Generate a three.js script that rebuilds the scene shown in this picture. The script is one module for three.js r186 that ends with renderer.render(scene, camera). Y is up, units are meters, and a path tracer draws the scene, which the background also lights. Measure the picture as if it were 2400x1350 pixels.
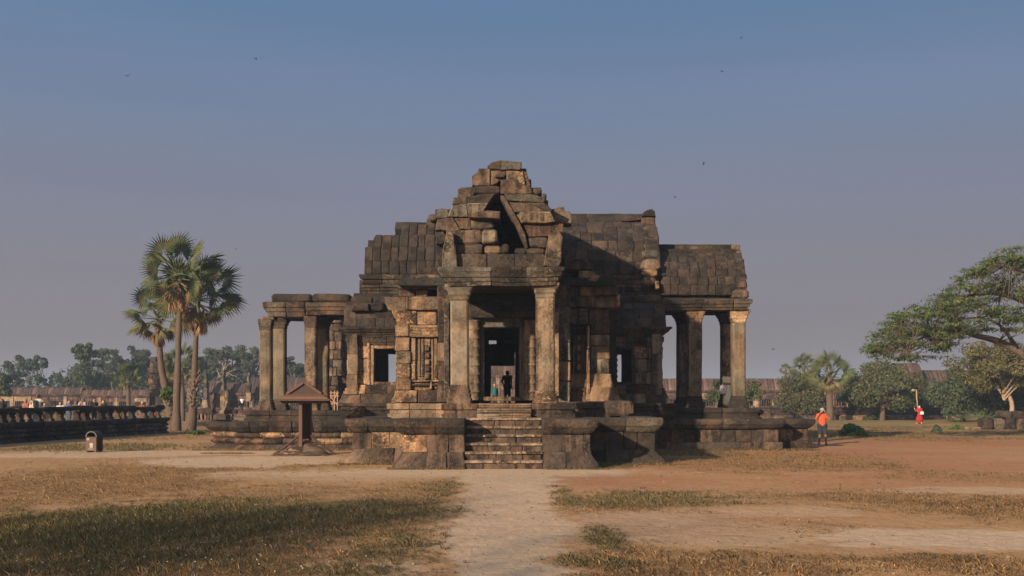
import * as THREE from 'three';
import { mergeGeometries, toCreasedNormals } from 'three/addons/utils/BufferGeometryUtils.js';
import { MarchingCubes } from 'three/addons/objects/MarchingCubes.js';

// ---------------------------------------------------------------- camera, sky, sun, exposure
const scene = new THREE.Scene();
const renderer = new THREE.WebGLRenderer({ antialias: true });
renderer.toneMapping = THREE.LinearToneMapping;
renderer.toneMappingExposure = 1.65;
renderer.shadowMap.enabled = true;
const FOCAL = 2600, CX = 1200, HORIZON = 942, EYE = 2;          // level camera, lens shifted up
const camera = new THREE.PerspectiveCamera(2 * Math.atan(HORIZON / FOCAL) * 180 / Math.PI, 2400 / (2 * HORIZON), 0.1, 3000);
camera.setViewOffset(2400, 2 * HORIZON, 0, 0, 2400, 1350);
camera.position.set(0, EYE, 0);
camera.updateProjectionMatrix();
const SUN_AZ = 34 * Math.PI / 180, SUN_EL = 16.5 * Math.PI / 180;   // sun behind the camera, to the left
const sunDir = new THREE.Vector3(-Math.sin(SUN_AZ) * Math.cos(SUN_EL), Math.sin(SUN_EL), Math.cos(SUN_AZ) * Math.cos(SUN_EL));
{
  const W = 512, H = 256, data = new Float32Array(W * H * 4);
  const lin = (v) => { v /= 255; return v <= 0.04045 ? v / 12.92 : Math.pow((v + 0.055) / 1.055, 2.4); };
  // elevation (degrees) -> colour of the hazy morning air
  const stops = [[-90, 96, 88, 80], [-2, 116, 106, 106], [0, 135, 125, 127], [3.3, 132, 125, 129], [7, 131, 129, 140], [11, 124, 130, 149], [15, 114, 131, 159], [19.5, 97, 125, 160], [35, 78, 115, 157], [90, 70, 108, 152]];
  for (let j = 0; j < H; j++) {
    const el = ((j + 0.5) / H - 0.5) * 180;
    let k = 0; while (k < stops.length - 2 && stops[k + 1][0] < el) k++;
    const a = stops[k], b = stops[k + 1], t = Math.min(1, Math.max(0, (el - a[0]) / (b[0] - a[0])));
    for (let i = 0; i < W; i++) {
      const az = ((i + 0.5) / W - 0.5) * 2 * Math.PI, e = el * Math.PI / 180;
      const cs = Math.cos(az) * Math.cos(e) * sunDir.x + Math.sin(e) * sunDir.y + Math.sin(az) * Math.cos(e) * sunDir.z;
      const g = Math.exp(-(1 - cs) * 5) * 1.1;                    // haze brightens softly towards the sun
      const veil = 1 + 0.022 * (Math.sin(az * 5 + el * 0.5) * Math.sin(el * 0.9 + 1.3 * Math.sin(az * 3)) + 0.6 * Math.sin(az * 11 + 2 * Math.sin(el * 0.6)) * Math.sin(el * 1.7 + 2));   // thin uneven haze
      const o = (j * W + i) * 4;
      for (let c = 0; c < 3; c++) data[o + c] = (lin(a[c + 1]) * (1 - t) + lin(b[c + 1]) * t) * veil / 1.65 + g * [1, 0.82, 0.6][c] * (el > 0 ? 1 : 0.3);
      data[o + 3] = 1;
    }
  }
  const sky = new THREE.DataTexture(data, W, H, THREE.RGBAFormat, THREE.FloatType);
  sky.mapping = THREE.EquirectangularReflectionMapping;
  sky.magFilter = sky.minFilter = THREE.LinearFilter; sky.needsUpdate = true;
  scene.background = sky; scene.environment = sky;
}
const sun = new THREE.DirectionalLight(new THREE.Color(1, 0.77, 0.52), 5);
sun.position.copy(sunDir).multiplyScalar(150).add(new THREE.Vector3(0, 0, -50));
sun.target.position.set(0, 0, -50);
sun.castShadow = true; sun.shadow.radius = 1.6; sun.shadow.mapSize.set(4096, 4096);
Object.assign(sun.shadow.camera, { left: -90, right: 90, top: 70, bottom: -40, near: 1, far: 420 });
scene.add(sun, sun.target);
scene.fog = new THREE.FogExp2(new THREE.Color(0.36, 0.48, 0.66), 0.00046);

// ---------------------------------------------------------------- helpers
let seedState = 20240117;
const rand = () => { seedState = (seedState + 0x6d2b79f5) | 0; let t = Math.imul(seedState ^ (seedState >>> 15), 1 | seedState); t = (t + Math.imul(t ^ (t >>> 7), 61 | t)) ^ t; return ((t ^ (t >>> 14)) >>> 0) / 4294967296; };
const rr = (a, b) => a + (b - a) * rand();
const pick = (a) => a[Math.floor(rand() * a.length)];
const clamp = (x, a = 0, b = 1) => Math.min(b, Math.max(a, x));
const smooth = (a, b, x) => { const t = clamp((x - a) / (b - a)); return t * t * (3 - 2 * t); };
const lerp = (a, b, t) => a + (b - a) * t;
const hash3 = (x, y, z) => { let h = Math.imul(x, 374761393) + Math.imul(y, 668265263) + Math.imul(z, 1274126177); h = Math.imul(h ^ (h >>> 13), 1274126177); return ((h ^ (h >>> 16)) >>> 0) / 4294967296; };
function noise3(x, y, z) {                                          // value noise, -1..1
  const i = Math.floor(x), j = Math.floor(y), k = Math.floor(z), f = x - i, g = y - j, h = z - k;
  const u = f * f * (3 - 2 * f), v = g * g * (3 - 2 * g), w = h * h * (3 - 2 * h);
  const c = (a, b, d) => hash3(i + a, j + b, k + d);
  return 2 * lerp(lerp(lerp(c(0, 0, 0), c(1, 0, 0), u), lerp(c(0, 1, 0), c(1, 1, 0), u), v), lerp(lerp(c(0, 0, 1), c(1, 0, 1), u), lerp(c(0, 1, 1), c(1, 1, 1), u), v), w) - 1;
}
function noise2(x, y, p = 0) {                                      // value noise 0..1, repeating every p cells when p > 0
  let i = Math.floor(x), j = Math.floor(y); const f = x - i, g = y - j, u = f * f * (3 - 2 * f), v = g * g * (3 - 2 * g);
  let i1 = i + 1, j1 = j + 1;
  if (p) { i = ((i % p) + p) % p; i1 = ((i1 % p) + p) % p; j = ((j % p) + p) % p; j1 = ((j1 % p) + p) % p; }
  return lerp(lerp(hash3(i, j, 7 + p), hash3(i1, j, 7 + p), u), lerp(hash3(i, j1, 7 + p), hash3(i1, j1, 7 + p), u), v);
}
const fbm2 = (x, y, oct = 4) => { let s = 0, a = 0.5, n = 0; for (let o = 0; o < oct; o++) { s += a * noise2(x + o * 17.3, y - o * 9.1); n += a; a *= 0.5; x *= 2.03; y *= 2.03; } return s / n; };
const U = (px, d) => (px - CX) / FOCAL * d, V = (py, d) => EYE + (HORIZON - py) / FOCAL * d;   // a point seen in the photograph at distance d, as metres
const at = (px, py, d) => new THREE.Vector3(U(px, d), V(py, d), -d);
const groundDepth = (py) => FOCAL * EYE / (py - HORIZON);
const used = new Map();
function numbered(name) { const n = used.get(name) ?? 0; used.set(name, n + 1); return n ? name + '_' + String(n).padStart(3, '0') : name; }
function tag(o, label, category, group, kind) { o.userData.label = label; if (category) o.userData.category = category; if (group) o.userData.group = group; if (kind) o.userData.kind = kind; return o; }
function thing(name, label, category, pos = [0, 0, 0], turn = 0, group) {
  const o = new THREE.Group(); o.name = numbered(name); scene.add(o); o.position.set(...pos); o.rotation.y = turn;
  return tag(o, label, category, group);
}
function part(name, parent, pos = [0, 0, 0]) { const o = new THREE.Group(); o.name = name; o.position.set(...pos); parent.add(o); return o; }
function mesh(name, geo, mat, parent = scene) {
  const m = new THREE.Mesh(geo, mat); m.name = parent === scene ? numbered(name) : name; m.castShadow = m.receiveShadow = true; parent.add(m); return m;
}
function structure(name, geo, mat, label) { const m = mesh(name, geo, mat); m.userData.kind = 'structure'; if (label) m.userData.label = label; return m; }

// ---------------------------------------------------------------- textures
function texture(size, fn, srgb, rep = THREE.RepeatWrapping, h = size) {
  const data = new Uint8Array(size * h * 4);
  for (let j = 0; j < h; j++) for (let i = 0; i < size; i++) { const c = fn((i + 0.5) / size, (j + 0.5) / h), o = (j * size + i) * 4; for (let k = 0; k < 3; k++) data[o + k] = clamp(c[k]) * 255; data[o + 3] = 255; }
  const t = new THREE.DataTexture(data, size, h); t.wrapS = t.wrapT = rep; t.magFilter = THREE.LinearFilter; t.minFilter = THREE.LinearMipmapLinearFilter; t.generateMipmaps = true;
  if (srgb) t.colorSpace = THREE.SRGBColorSpace; t.needsUpdate = true; return t;
}
const toS = (v) => (v <= 0.0031308 ? v * 12.92 : 1.055 * Math.pow(v, 1 / 2.4) - 0.055);
const pf = (u, v, base, oct, ax = 1, ay = 1) => { let s = 0, a = 0.5, n = 0, f = base; for (let o = 0; o < oct; o++) { s += a * noise2(u * f * ax, v * f * ay, f * Math.max(ax, ay)); n += a; a *= 0.55; f *= 2; } return s / n; };
// colour of stone about its mean; x: kind of weathering. Tile is 2.4 m.
function stoneMap(streaks, lichen, contrast) {
  return texture(768, (u, v) => {
    const m = pf(u, v, 4, 6), m2 = pf(u + 0.37, v + 0.11, 3, 4), st = pf(u, v * 0.5, 12, 4, 1, 1 / 6), gr = noise2(u * 384, v * 384, 384);
    const fine = pf(u + 0.13, v + 0.71, 40, 3); let k = 0.42 + (m - 0.5) * 1.6 * contrast + (fine - 0.5) * 0.55 * contrast + (gr - 0.5) * 0.2;
    k += streaks * (smooth(0.42, 0.72, st) - 0.4) * 0.42;
    k -= smooth(0.54, 0.68, m2) * 0.16 * contrast;
    k = clamp(k, 0.07, 0.95);
    let r = k * (1 + (m2 - 0.5) * 0.34), g = k, b = k * (1 - (m2 - 0.5) * 0.3);
    const sp = smooth(0.6, 0.67, pf(u + 0.5, v + 0.2, 36, 3)) * smooth(0.46, 0.6, pf(u, v + 0.7, 4, 3)) * lichen;
    r = lerp(r, 1, sp); g = lerp(g, 0.98, sp); b = lerp(b, 0.86, sp);
    return [toS(clamp(r)), toS(clamp(g)), toS(clamp(b))];
  }, true);
}
const mapRough = stoneMap(0.25, 0.75, 1), mapStreak = stoneMap(1, 0.35, 0.7), mapClean = stoneMap(0.35, 0.12, 0.45);
const bumpStone = texture(768, (u, v) => { const a = pf(u, v, 6, 6), p = smooth(0.6, 0.75, pf(u + 0.3, v, 32, 3)), k = a * 0.8 + 0.15 - p * 0.35; return [k, k, k]; }, false);
[mapRough, mapStreak, mapClean, bumpStone].forEach((t) => t.repeat.set(1 / 2.4, 1 / 2.4));
const bumpFine = bumpStone.clone(); bumpFine.repeat.set(1, 1);
const TONES = {   // linear base colours; the map's mean is about 0.4
  dark: [0.047, 0.033, 0.0265, 'r'], brown: [0.072, 0.048, 0.036, 'r'], black: [0.036, 0.03, 0.027, 'r'], lichen: [0.13, 0.098, 0.072, 'r'], red: [0.125, 0.074, 0.054, 's'],
  tan: [0.34, 0.218, 0.138, 'r'], gold: [0.34, 0.234, 0.155, 'c'], grey: [0.22, 0.165, 0.12, 's'], column: [0.28, 0.212, 0.15, 'c'], columngrey: [0.2, 0.165, 0.128, 's'], step: [0.32, 0.235, 0.168, 'r'], mid: [0.148, 0.098, 0.07, 's'],
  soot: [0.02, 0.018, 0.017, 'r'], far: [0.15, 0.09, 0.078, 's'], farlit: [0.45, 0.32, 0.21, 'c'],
};
const stoneCache = new Map();
function stone(tone) {
  const v = Math.floor(rand() * 5), key = tone + v;
  if (!stoneCache.has(key)) {
    const t = TONES[tone], k = [0.84, 0.92, 1, 1.07, 1.17][v], w = 1 + (hash3(v, key.length, key.charCodeAt(0)) - 0.5) * 0.1;
    const m = new THREE.MeshStandardMaterial({ map: { r: mapRough, s: mapStreak, c: mapClean }[t[3]], bumpMap: bumpStone, bumpScale: tone === 'column' ? 0.012 : 0.05, roughness: 0.94, vertexColors: true });
    m.color.setRGB(clamp(t[0] * k * w), clamp(t[1] * k), clamp(t[2] * k / w)); m.name = 'stone'; stoneCache.set(key, m);
  }
  return stoneCache.get(key);
}
// ---------------------------------------------------------------- stone shapes
// A block w x h x d, centred in x and z, base at y = 0. prof: [[height, outset], ...]; sides: how much of the outset goes left, right, front, back.
function blockGeo(w, h, d, o = {}) {
  const b = Math.min(o.ch ?? 0.018, h * 0.25, w * 0.25), seed = o.seed ?? rr(0, 900), amp = o.amp ?? 0.022, seg = o.seg ?? 0.28, sides = o.sides ?? [1, 1, 1, 1];
  let prof = o.prof;
  if (!prof) { prof = [[0, -b], [b, 0]]; const n = Math.min(4, Math.max(1, Math.round(h / seg))); for (let i = 1; i < n; i++) prof.push([b + (h - 2 * b) * i / n, 0]); prof.push([h - b, 0], [h, -b]); }
  const top = prof[prof.length - 1][0], c = o.corner ?? b, nx = clamp(Math.round(w / seg), 1, o.nx ?? 5), nz = clamp(Math.round(d / seg), 1, 3);
  const P = [], pos = [], uv = [], idx = [], uo = rr(0, 9), vo = rr(0, 9);
  for (const [y0, out] of prof) {
    const y = y0 * h / top, xl = -w / 2 - out * sides[0], xr = w / 2 + out * sides[1], zf = d / 2 + out * sides[2], zb = -d / 2 - out * sides[3], ring = [];
    for (let i = 0; i <= nx; i++) ring.push([lerp(xl + c, xr - c, i / nx), zf]);
    for (let i = 0; i <= nz; i++) ring.push([xr, lerp(zf - c, zb + c, i / nz)]);
    for (let i = 0; i <= nx; i++) ring.push([lerp(xr - c, xl + c, i / nx), zb]);
    for (let i = 0; i <= nz; i++) ring.push([xl, lerp(zb + c, zf - c, i / nz)]);
    ring.push(ring[0]); P.push(ring.map(([x, z]) => [x, y, z]));
  }
  const n = P[0].length, F = o.freq ?? 1.7;
  const put = (p, u, v) => {
    let [x, y, z] = p;
    if (o.warp) [x, y, z] = o.warp(x, y, z);
    const q = noise3(x * F * 2.3 + seed, y * F * 2.3, z * F * 2.3) * 0.45;
    x += amp * (noise3(x * F + seed, y * F, z * F) + q); z += amp * (noise3(x * F, y * F + seed, z * F) + q); y += amp * 0.6 * (noise3(x * F, y * F, z * F + seed));
    pos.push(x, y, z); uv.push(u + uo, v + vo); return pos.length / 3 - 1;
  };
  const grid = P.map((ring) => { let u = 0; return ring.map((p, i) => { if (i) u += Math.hypot(p[0] - ring[i - 1][0], p[2] - ring[i - 1][2]); return put(p, u, p[1]); }); });
  for (let k = 0; k + 1 < P.length; k++) for (let i = 0; i + 1 < n; i++) idx.push(grid[k][i], grid[k][i + 1], grid[k + 1][i + 1], grid[k][i], grid[k + 1][i + 1], grid[k + 1][i]);
  for (const [k, up] of [[0, false], [P.length - 1, true]]) {
    if (!up && o.open) continue;
    const ring = P[k], m = put([0, ring[0][1], 0], 0, 0), r = ring.map((p) => put(p, p[0], p[2]));
    for (let i = 0; i + 1 < n; i++) up ? idx.push(m, r[i], r[i + 1]) : idx.push(m, r[i + 1], r[i]);
  }
  const g = new THREE.BufferGeometry();
  g.setAttribute('position', new THREE.Float32BufferAttribute(pos, 3)); g.setAttribute('uv', new THREE.Float32BufferAttribute(uv, 2)); g.setIndex(idx);
  return toCreasedNormals(g, o.crease ?? 0.75);
}
// crust, runoff and bare patches that carry on across the joints: vertex colours from the place on the building
const _p = new THREE.Vector3();
function weather(m, amount = 1) {
  const g = m.geometry, pos = g.attributes.position, col = new Float32Array(pos.count * 3); m.updateWorldMatrix(true, false);
  for (let i = 0; i < pos.count; i++) {
    const p = _p.fromBufferAttribute(pos, i).applyMatrix4(m.matrixWorld);
    const a = noise3(p.x * 0.55, p.y * 0.55, p.z * 0.55 + 9), b = noise3(p.x * 1.5 + 30, p.y * 1.2, p.z * 1.5), c = noise3(p.x * 3.3, p.y * 0.45 + 70, p.z * 3.3), h = noise3(p.x * 0.8 + 11, p.y * 0.9 + 5, p.z * 0.8);
    const k = Math.exp(amount * (0.26 * a + 0.2 * b + 0.22 * c)), w = amount * 0.1 * h;
    col[i * 3] = k * (1 + w); col[i * 3 + 1] = k; col[i * 3 + 2] = k * (1 - w);
  }
  g.setAttribute('color', new THREE.Float32BufferAttribute(col, 3)); return m;
}
// world block: front face at distance d0, back at d1
function W(parent, name, x0, x1, y0, y1, d0, d1, tone, o = {}) {
  const gap = o.gap ?? 0.008;
  const m = mesh(name, blockGeo(Math.max(0.03, x1 - x0 - gap), y1 - y0 - gap * 0.5, d1 - d0, o), stone(Array.isArray(tone) ? pick(tone) : tone), parent);
  m.position.set((x0 + x1) / 2, y0, -(d0 + d1) / 2);
  if (o.tilt) { m.rotation.z = rr(-o.tilt, o.tilt); m.rotation.y = rr(-o.tilt, o.tilt) * 1.5; }
  return weather(m, o.wear ?? 1);
}
// block seen in the photograph as the rectangle x0,y0,x1,y1 (pixels) at distance d, t metres thick
const B = (parent, name, x0, y0, x1, y1, d, t, tone, o) => W(parent, name, U(x0, d), U(x1, d), V(y1, d), V(y0, d), d, d + t, tone, o);
// a broken stone with the outline pts (pixels) at distance d
function poly(parent, name, pts, d, t, tone, o = {}) {
  const q = pts.map(([x, y]) => [U(x, d), V(y, d)]), out = [];
  const sd = rr(0, 500), am = o.amp ?? 0.02;
  q.forEach((p, i) => { const r = q[(i + 1) % q.length], n = Math.max(1, Math.round(Math.hypot(r[0] - p[0], r[1] - p[1]) / 0.18)); for (let k = 0; k < n; k++) { const x = lerp(p[0], r[0], k / n), y = lerp(p[1], r[1], k / n); out.push(new THREE.Vector2(x + am * noise3(x * 3, y * 3, sd), y + am * noise3(x * 3, y * 3, sd + 40))); } });
  const bv = o.bevel ?? 0.04;
  const g = new THREE.ExtrudeGeometry(new THREE.Shape(out), { depth: Math.max(0.02, t - 2 * bv), bevelEnabled: true, bevelSize: bv * 0.7, bevelThickness: bv, bevelSegments: 2, bevelOffset: -bv * 0.7, steps: 1 });
  const p = g.attributes.position;
  for (let i = 0; i < p.count; i++) { const x = p.getX(i), y = p.getY(i), z = p.getZ(i); p.setZ(i, z + (o.rough ?? 0.03) * noise3(x * 2.6, y * 2.6, z * 2 + sd) * (z > t * 0.4 ? 1 : 0.4)); }
  g.computeVertexNormals();
  const m = mesh(name, g, stone(Array.isArray(tone) ? pick(tone) : tone), parent); m.position.z = -(d + t) + bv; return weather(m, 0.8);
}
function cuts(x0, x1, bw, jit = 0.22) { const n = Math.max(1, Math.round((x1 - x0) / bw)), a = [x0]; for (let i = 1; i < n; i++) a.push(lerp(x0, x1, i / n) + rr(-jit, jit) * bw); a.push(x1); return a; }
// a course of blocks side by side; holes: [[x0, x1], ...] left free
function course(parent, name, x0, x1, y0, y1, d0, d1, bw, tone, o = {}) {
  let spans = [[x0, x1]];
  for (const [a, b] of o.holes ?? []) spans = spans.flatMap(([s, e]) => (b <= s || a >= e ? [[s, e]] : [[s, Math.max(s, a)], [Math.min(e, b), e]])).filter(([s, e]) => e - s > 0.06);
  for (const [s, e] of spans) {
    const c = cuts(s, e, bw, o.jit);
    for (let i = 0; i + 1 < c.length; i++) {
      const oo = { ...o };
      if (o.ends) { oo.sides = [o.ends[0] && i === 0 && s === x0 ? 1 : 0, o.ends[1] && i === c.length - 2 && e === x1 ? 1 : 0, 1, 0]; }
      const dj = o.push ? rr(-o.push, o.push) : 0;
      W(parent, name, c[i], c[i + 1], y0, y1 + (o.lift ? rr(-o.lift, o.lift) : 0), d0 + dj, d1, typeof tone === 'function' ? tone((c[i] + c[i + 1]) / 2) : tone, oo);
    }
  }
}
// a curved stone roof: profile [[distance, height], ...] from eave to ridge, in courses of blocks
function vault(parent, name, x0, x1, profile, bw, tone, o = {}) {
  for (let k = 0; k + 1 < profile.length; k++) {
    const [da, ya] = profile[k], [db, yb] = profile[k + 1], len = Math.hypot(db - da, yb - ya), c = cuts(x0, x1, bw, o.jit ?? 0.25), a = Math.atan2(db - da, yb - ya), th = o.th ?? 0.42;
    for (let i = 0; i + 1 < c.length; i++) {
      const xm = (c[i] + c[i + 1]) / 2; if (o.top && yb > o.top(xm) + 0.12) continue;
      const g = blockGeo(c[i + 1] - c[i] - 0.014, len * (o.over ?? 1.02), th, { amp: 0.016, ch: o.ch ?? 0.02, ...o.block });
      const m = mesh(name, g, stone(Array.isArray(tone) ? pick(tone) : tone), parent), out = rr(-0.01, 0.012);
      m.rotation.x = -a; m.position.set(xm, ya, -da).add(new THREE.Vector3(0, 0, -th / 2 + out).applyAxisAngle(new THREE.Vector3(1, 0, 0), -a)); weather(m);
    }
  }
}
// ---------------------------------------------------------------- the ruined temple library
const temple = thing('ruined_temple', 'weathered dark sandstone temple with broken gable, pillared porches and stepped terraces, filling the middle', 'temple');
const DARK = ['dark', 'dark', 'dark', 'brown', 'black'], BROWN = ['brown', 'brown', 'dark', 'mid'], TAN = ['tan', 'tan', 'mid', 'gold'];
// crop coordinates noted while measuring -> photograph pixels
const K1 = (x, y) => [800 + x / 3.3745, 350 + y / 3.3745], K2 = (x, y) => [1250 + x / 3.3745, 450 + y / 3.3745], K3 = (x, y) => [800 + x / 2.873, 650 + y / 2.873], K4 = (x, y) => [1200 + x / 2.8717, 650 + y / 2.8717], K6 = (x, y) => [1500 + x / 2.454, 550 + y / 2.454], K5 = (x, y) => [450 + x / 3, 650 + y / 3];
const BK = (K, p, n, x0, y0, x1, y1, d, t, tone, o) => B(p, n, ...K(x0, y0), ...K(x1, y1), d, t, tone, o);
const PK = (K, p, n, pts, d, t, tone, o) => poly(p, n, pts.map(([x, y]) => K(x, y)), d, t, tone, o);
// profiles (height share, outset)
const CAP = [[0, -0.02], [0.03, 0.02], [0.25, 0.13], [0.42, 0.17], [0.46, 0.21], [0.8, 0.24], [0.95, 0.225], [1, 0.17]];
const FOOT = [[0, 0.3], [0.1, 0.32], [0.4, 0.26], [0.7, 0.1], [0.9, 0.02], [1, 0]];
const TORUS = [[0, 0.02], [0.12, 0.08], [0.3, 0.15], [0.5, 0.18], [0.7, 0.15], [0.88, 0.08], [1, 0.02]];
const STEPIN = [[0, 0.1], [0.3, 0.11], [0.34, 0.05], [0.62, 0.06], [0.66, 0], [1, 0]];
const MOULD = [[0, 0.02], [0.14, 0.09], [0.3, 0.09], [0.34, 0.03], [0.5, 0.03], [0.55, 0.1], [0.68, 0.12], [0.74, 0.06], [0.8, 0.15], [0.95, 0.16], [1, 0.12]];
const EAVE = [[0, 0], [0.18, 0.03], [0.22, 0.09], [0.42, 0.12], [0.46, 0.2], [0.7, 0.26], [0.78, 0.33], [0.94, 0.34], [1, 0.3]];
const FLARE = [[0, 0.34], [0.25, 0.28], [0.5, 0.12], [0.8, 0.03], [1, 0]];

// --- lower terrace: cruciform, in three steps on each side
{
  const t = part('stepped_terrace', temple), n = 'terrace_stone';
  const face = (x0, x1, d0, d1, ys, tones, bw, ends) => {          // ys: course heights from the ground
    const profs = [FOOT, [[0, 0.03], [0.1, 0.01], [0.5, 0], [0.9, 0.01], [1, 0]], CAP];
    for (let k = 0; k < 3; k++) course(t, n, x0, x1, ys[k] - (k ? 0 : 0.06), ys[k + 1], d0 + (k === 1 ? 0.03 : 0), d1, bw[k], tones[k], { prof: profs[k], ends, amp: 0.035, seg: 0.2, jit: 0.25 });
  };
  face(-3.3, -1.42, 33.25, 34.4, [0, 0.5, 1.02, 1.5], [['mid', 'brown', 'red'], ['brown', 'dark', 'tan', 'mid'], ['dark', 'brown']], [0.62, 0.66, 1.1], [1, 0]);
  face(0.92, 2.34, 33.25, 34.4, [0, 0.5, 1.02, 1.5], [['brown', 'mid'], ['brown', 'mid', 'dark'], ['brown', 'dark']], [0.75, 0.75, 1.5], [0, 1]);
  face(-5.15, -3.3, 35.8, 36.9, [0, 0.5, 1.02, 1.46], [['brown', 'mid'], ['tan', 'mid', 'tan'], ['brown', 'dark']], [0.62, 0.62, 0.62], [1, 0]);
  face(2.34, 4.62, 35.8, 36.9, [0, 0.46, 1.02, 1.5], [['brown', 'dark'], ['dark', 'brown'], ['brown', 'lichen', 'dark']], [0.7, 0.55, 0.95], [0, 1]);
  // returns of those steps, running back along the sides
  const side = (x, dir, d0, d1, top) => { for (let d = d0; d < d1 - 0.3; d += 0.95) { const e = Math.min(d + 0.95, d1), s = dir < 0 ? [1, 0, 0, 0] : [0, 1, 0, 0], a = dir < 0 ? x : x - 0.8, b = dir < 0 ? x + 0.8 : x; W(t, n, a, b, -0.05, 0.5, d, e, DARK, { prof: FOOT, sides: s }); W(t, n, a, b, 0.5, 1.02, d, e, DARK); W(t, n, a, b, 1.02, top, d, e, DARK, { prof: CAP, sides: s }); } };
  side(-3.3, -1, 34.4, 35.7, 1.5); side(2.34, 1, 34.4, 35.7, 1.5); side(-5.15, -1, 36.95, 46, 1.46); side(4.62, 1, 36.95, 46, 1.5);
  // wings: moulded courses, the left with three round mouldings under its cap
  const wing = (x0, x1, d0, ends, top, kind) => {
    if (kind === 'left') {
      course(t, n, x0 + 0.18, x1, -0.06, 0.22, d0 + 0.1, d0 + 1.2, 0.95, ['brown', 'mid'], { prof: FOOT, ends, amp: 0.025 });
      for (let k = 0; k < 2; k++) course(t, n, x0 + 0.15, x1, 0.22 + k * 0.26, 0.48 + k * 0.26, d0 + 0.12, d0 + 1.2, 0.9, ['mid', 'brown', 'mid', 'tan'], { prof: TORUS, ends, amp: 0.025, seg: 0.2 });
      course(t, n, x0, x1, 0.74, top, d0, d0 + 1.2, 0.78, ['brown', 'dark', 'dark', 'lichen'], { prof: CAP, ends, amp: 0.035, push: 0.03, seg: 0.2 });
    } else {
      course(t, n, x0 - 0.1, x1 + 0.1, -0.06, 0.33, d0 - 0.1, d0 + 1.2, 1.5, ['mid', 'brown'], { amp: 0.03, ends });
      course(t, n, x0, x1, 0.33, 0.86, d0 + 0.1, d0 + 1.2, 0.62, ['brown', 'mid', 'dark', 'red'], { amp: 0.025, ends });
      course(t, n, x0, x1, 0.86, top, d0, d0 + 1.2, 1.25, ['dark', 'brown', 'dark', 'lichen'], { prof: CAP, ends, amp: 0.045, push: 0.04, seg: 0.2 });
    }
  };
  wing(-12.9, -11.55, 47.6, [1, 0], 1.14, 'left'); wing(-11.55, -5.2, 46.2, [1, 0], 1.2, 'left');
  wing(4.7, 11.15, 46.2, [0, 1], 1.3, 'right'); wing(11.15, 12.75, 47.6, [0, 1], 1.27, 'right');
  // the fill behind the facings, paved on top
  const core = (x0, x1, y1, d0, d1) => W(t, 'terrace_fill', x0, x1, -0.1, y1, d0, d1, 'brown', { amp: 0.012, nx: 5 });
  core(-1.44, 0.93, 1.47, 34.8, 38); core(-3.2, -1.44, 1.46, 34.38, 38); core(0.93, 2.26, 1.46, 34.38, 38); core(-5.05, -3.2, 1.42, 36.88, 64); core(2.26, 4.5, 1.45, 36.88, 64); core(-3.2, 2.26, 1.45, 38, 64);
  core(-11.4, -5.05, 1.16, 47.3, 55); core(-12.7, -11.4, 1.1, 48.75, 53.5); core(4.5, 11, 1.26, 47.3, 55); core(11, 12.3, 1.23, 48.75, 53.5);
}
// --- stairs: six worn treads below, three moulded ones above
{
  const t = part('staircase', temple);
  for (let i = 0; i < 6; i++) course(t, 'step_stone', -1.42, 0.92, i === 0 ? -0.05 : 0.25 * i, 0.25 * (i + 1), 33.02 + 0.29 * i, 34.9 + 0.1 * i, 0.78, ['mid'], { amp: 0.014, ch: 0.03, seg: 0.16, jit: 0.3, prof: [[0, -0.06], [0.3, -0.05], [0.55, -0.03], [0.76, -0.03], [1, -0.03]], sides: [0, 0, 1, 0], wear: 0.5 });
  for (let i = 0; i < 6; i++) course(t, 'step_tread', -1.42, 0.92, 0.25 * (i + 1) - 0.085, 0.25 * (i + 1) + 0.012, 33.0 + 0.29 * i, 33.4 + 0.29 * i, 0.78, ['step'], { amp: 0.016, ch: 0.02, seg: 0.12, jit: 0.3, prof: [[0, -0.02], [0.25, 0.015], [0.7, 0.015], [0.9, -0.01], [1, -0.05]], sides: [0, 0, 1, 0], wear: 0.5 });
  for (let i = 0; i < 3; i++) course(t, 'step_stone', -1.12, 0.62, 1.47 + 0.16 * i, 1.47 + 0.16 * (i + 1), 35.5 + 0.24 * i, 36.9, 0.9, ['gold', 'step'], { amp: 0.02, prof: [[0, -0.02], [0.25, 0.03], [0.45, -0.02], [0.6, 0.03], [0.9, 0.04], [1, 0]], sides: [0, 0, 1, 0] });
}
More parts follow.
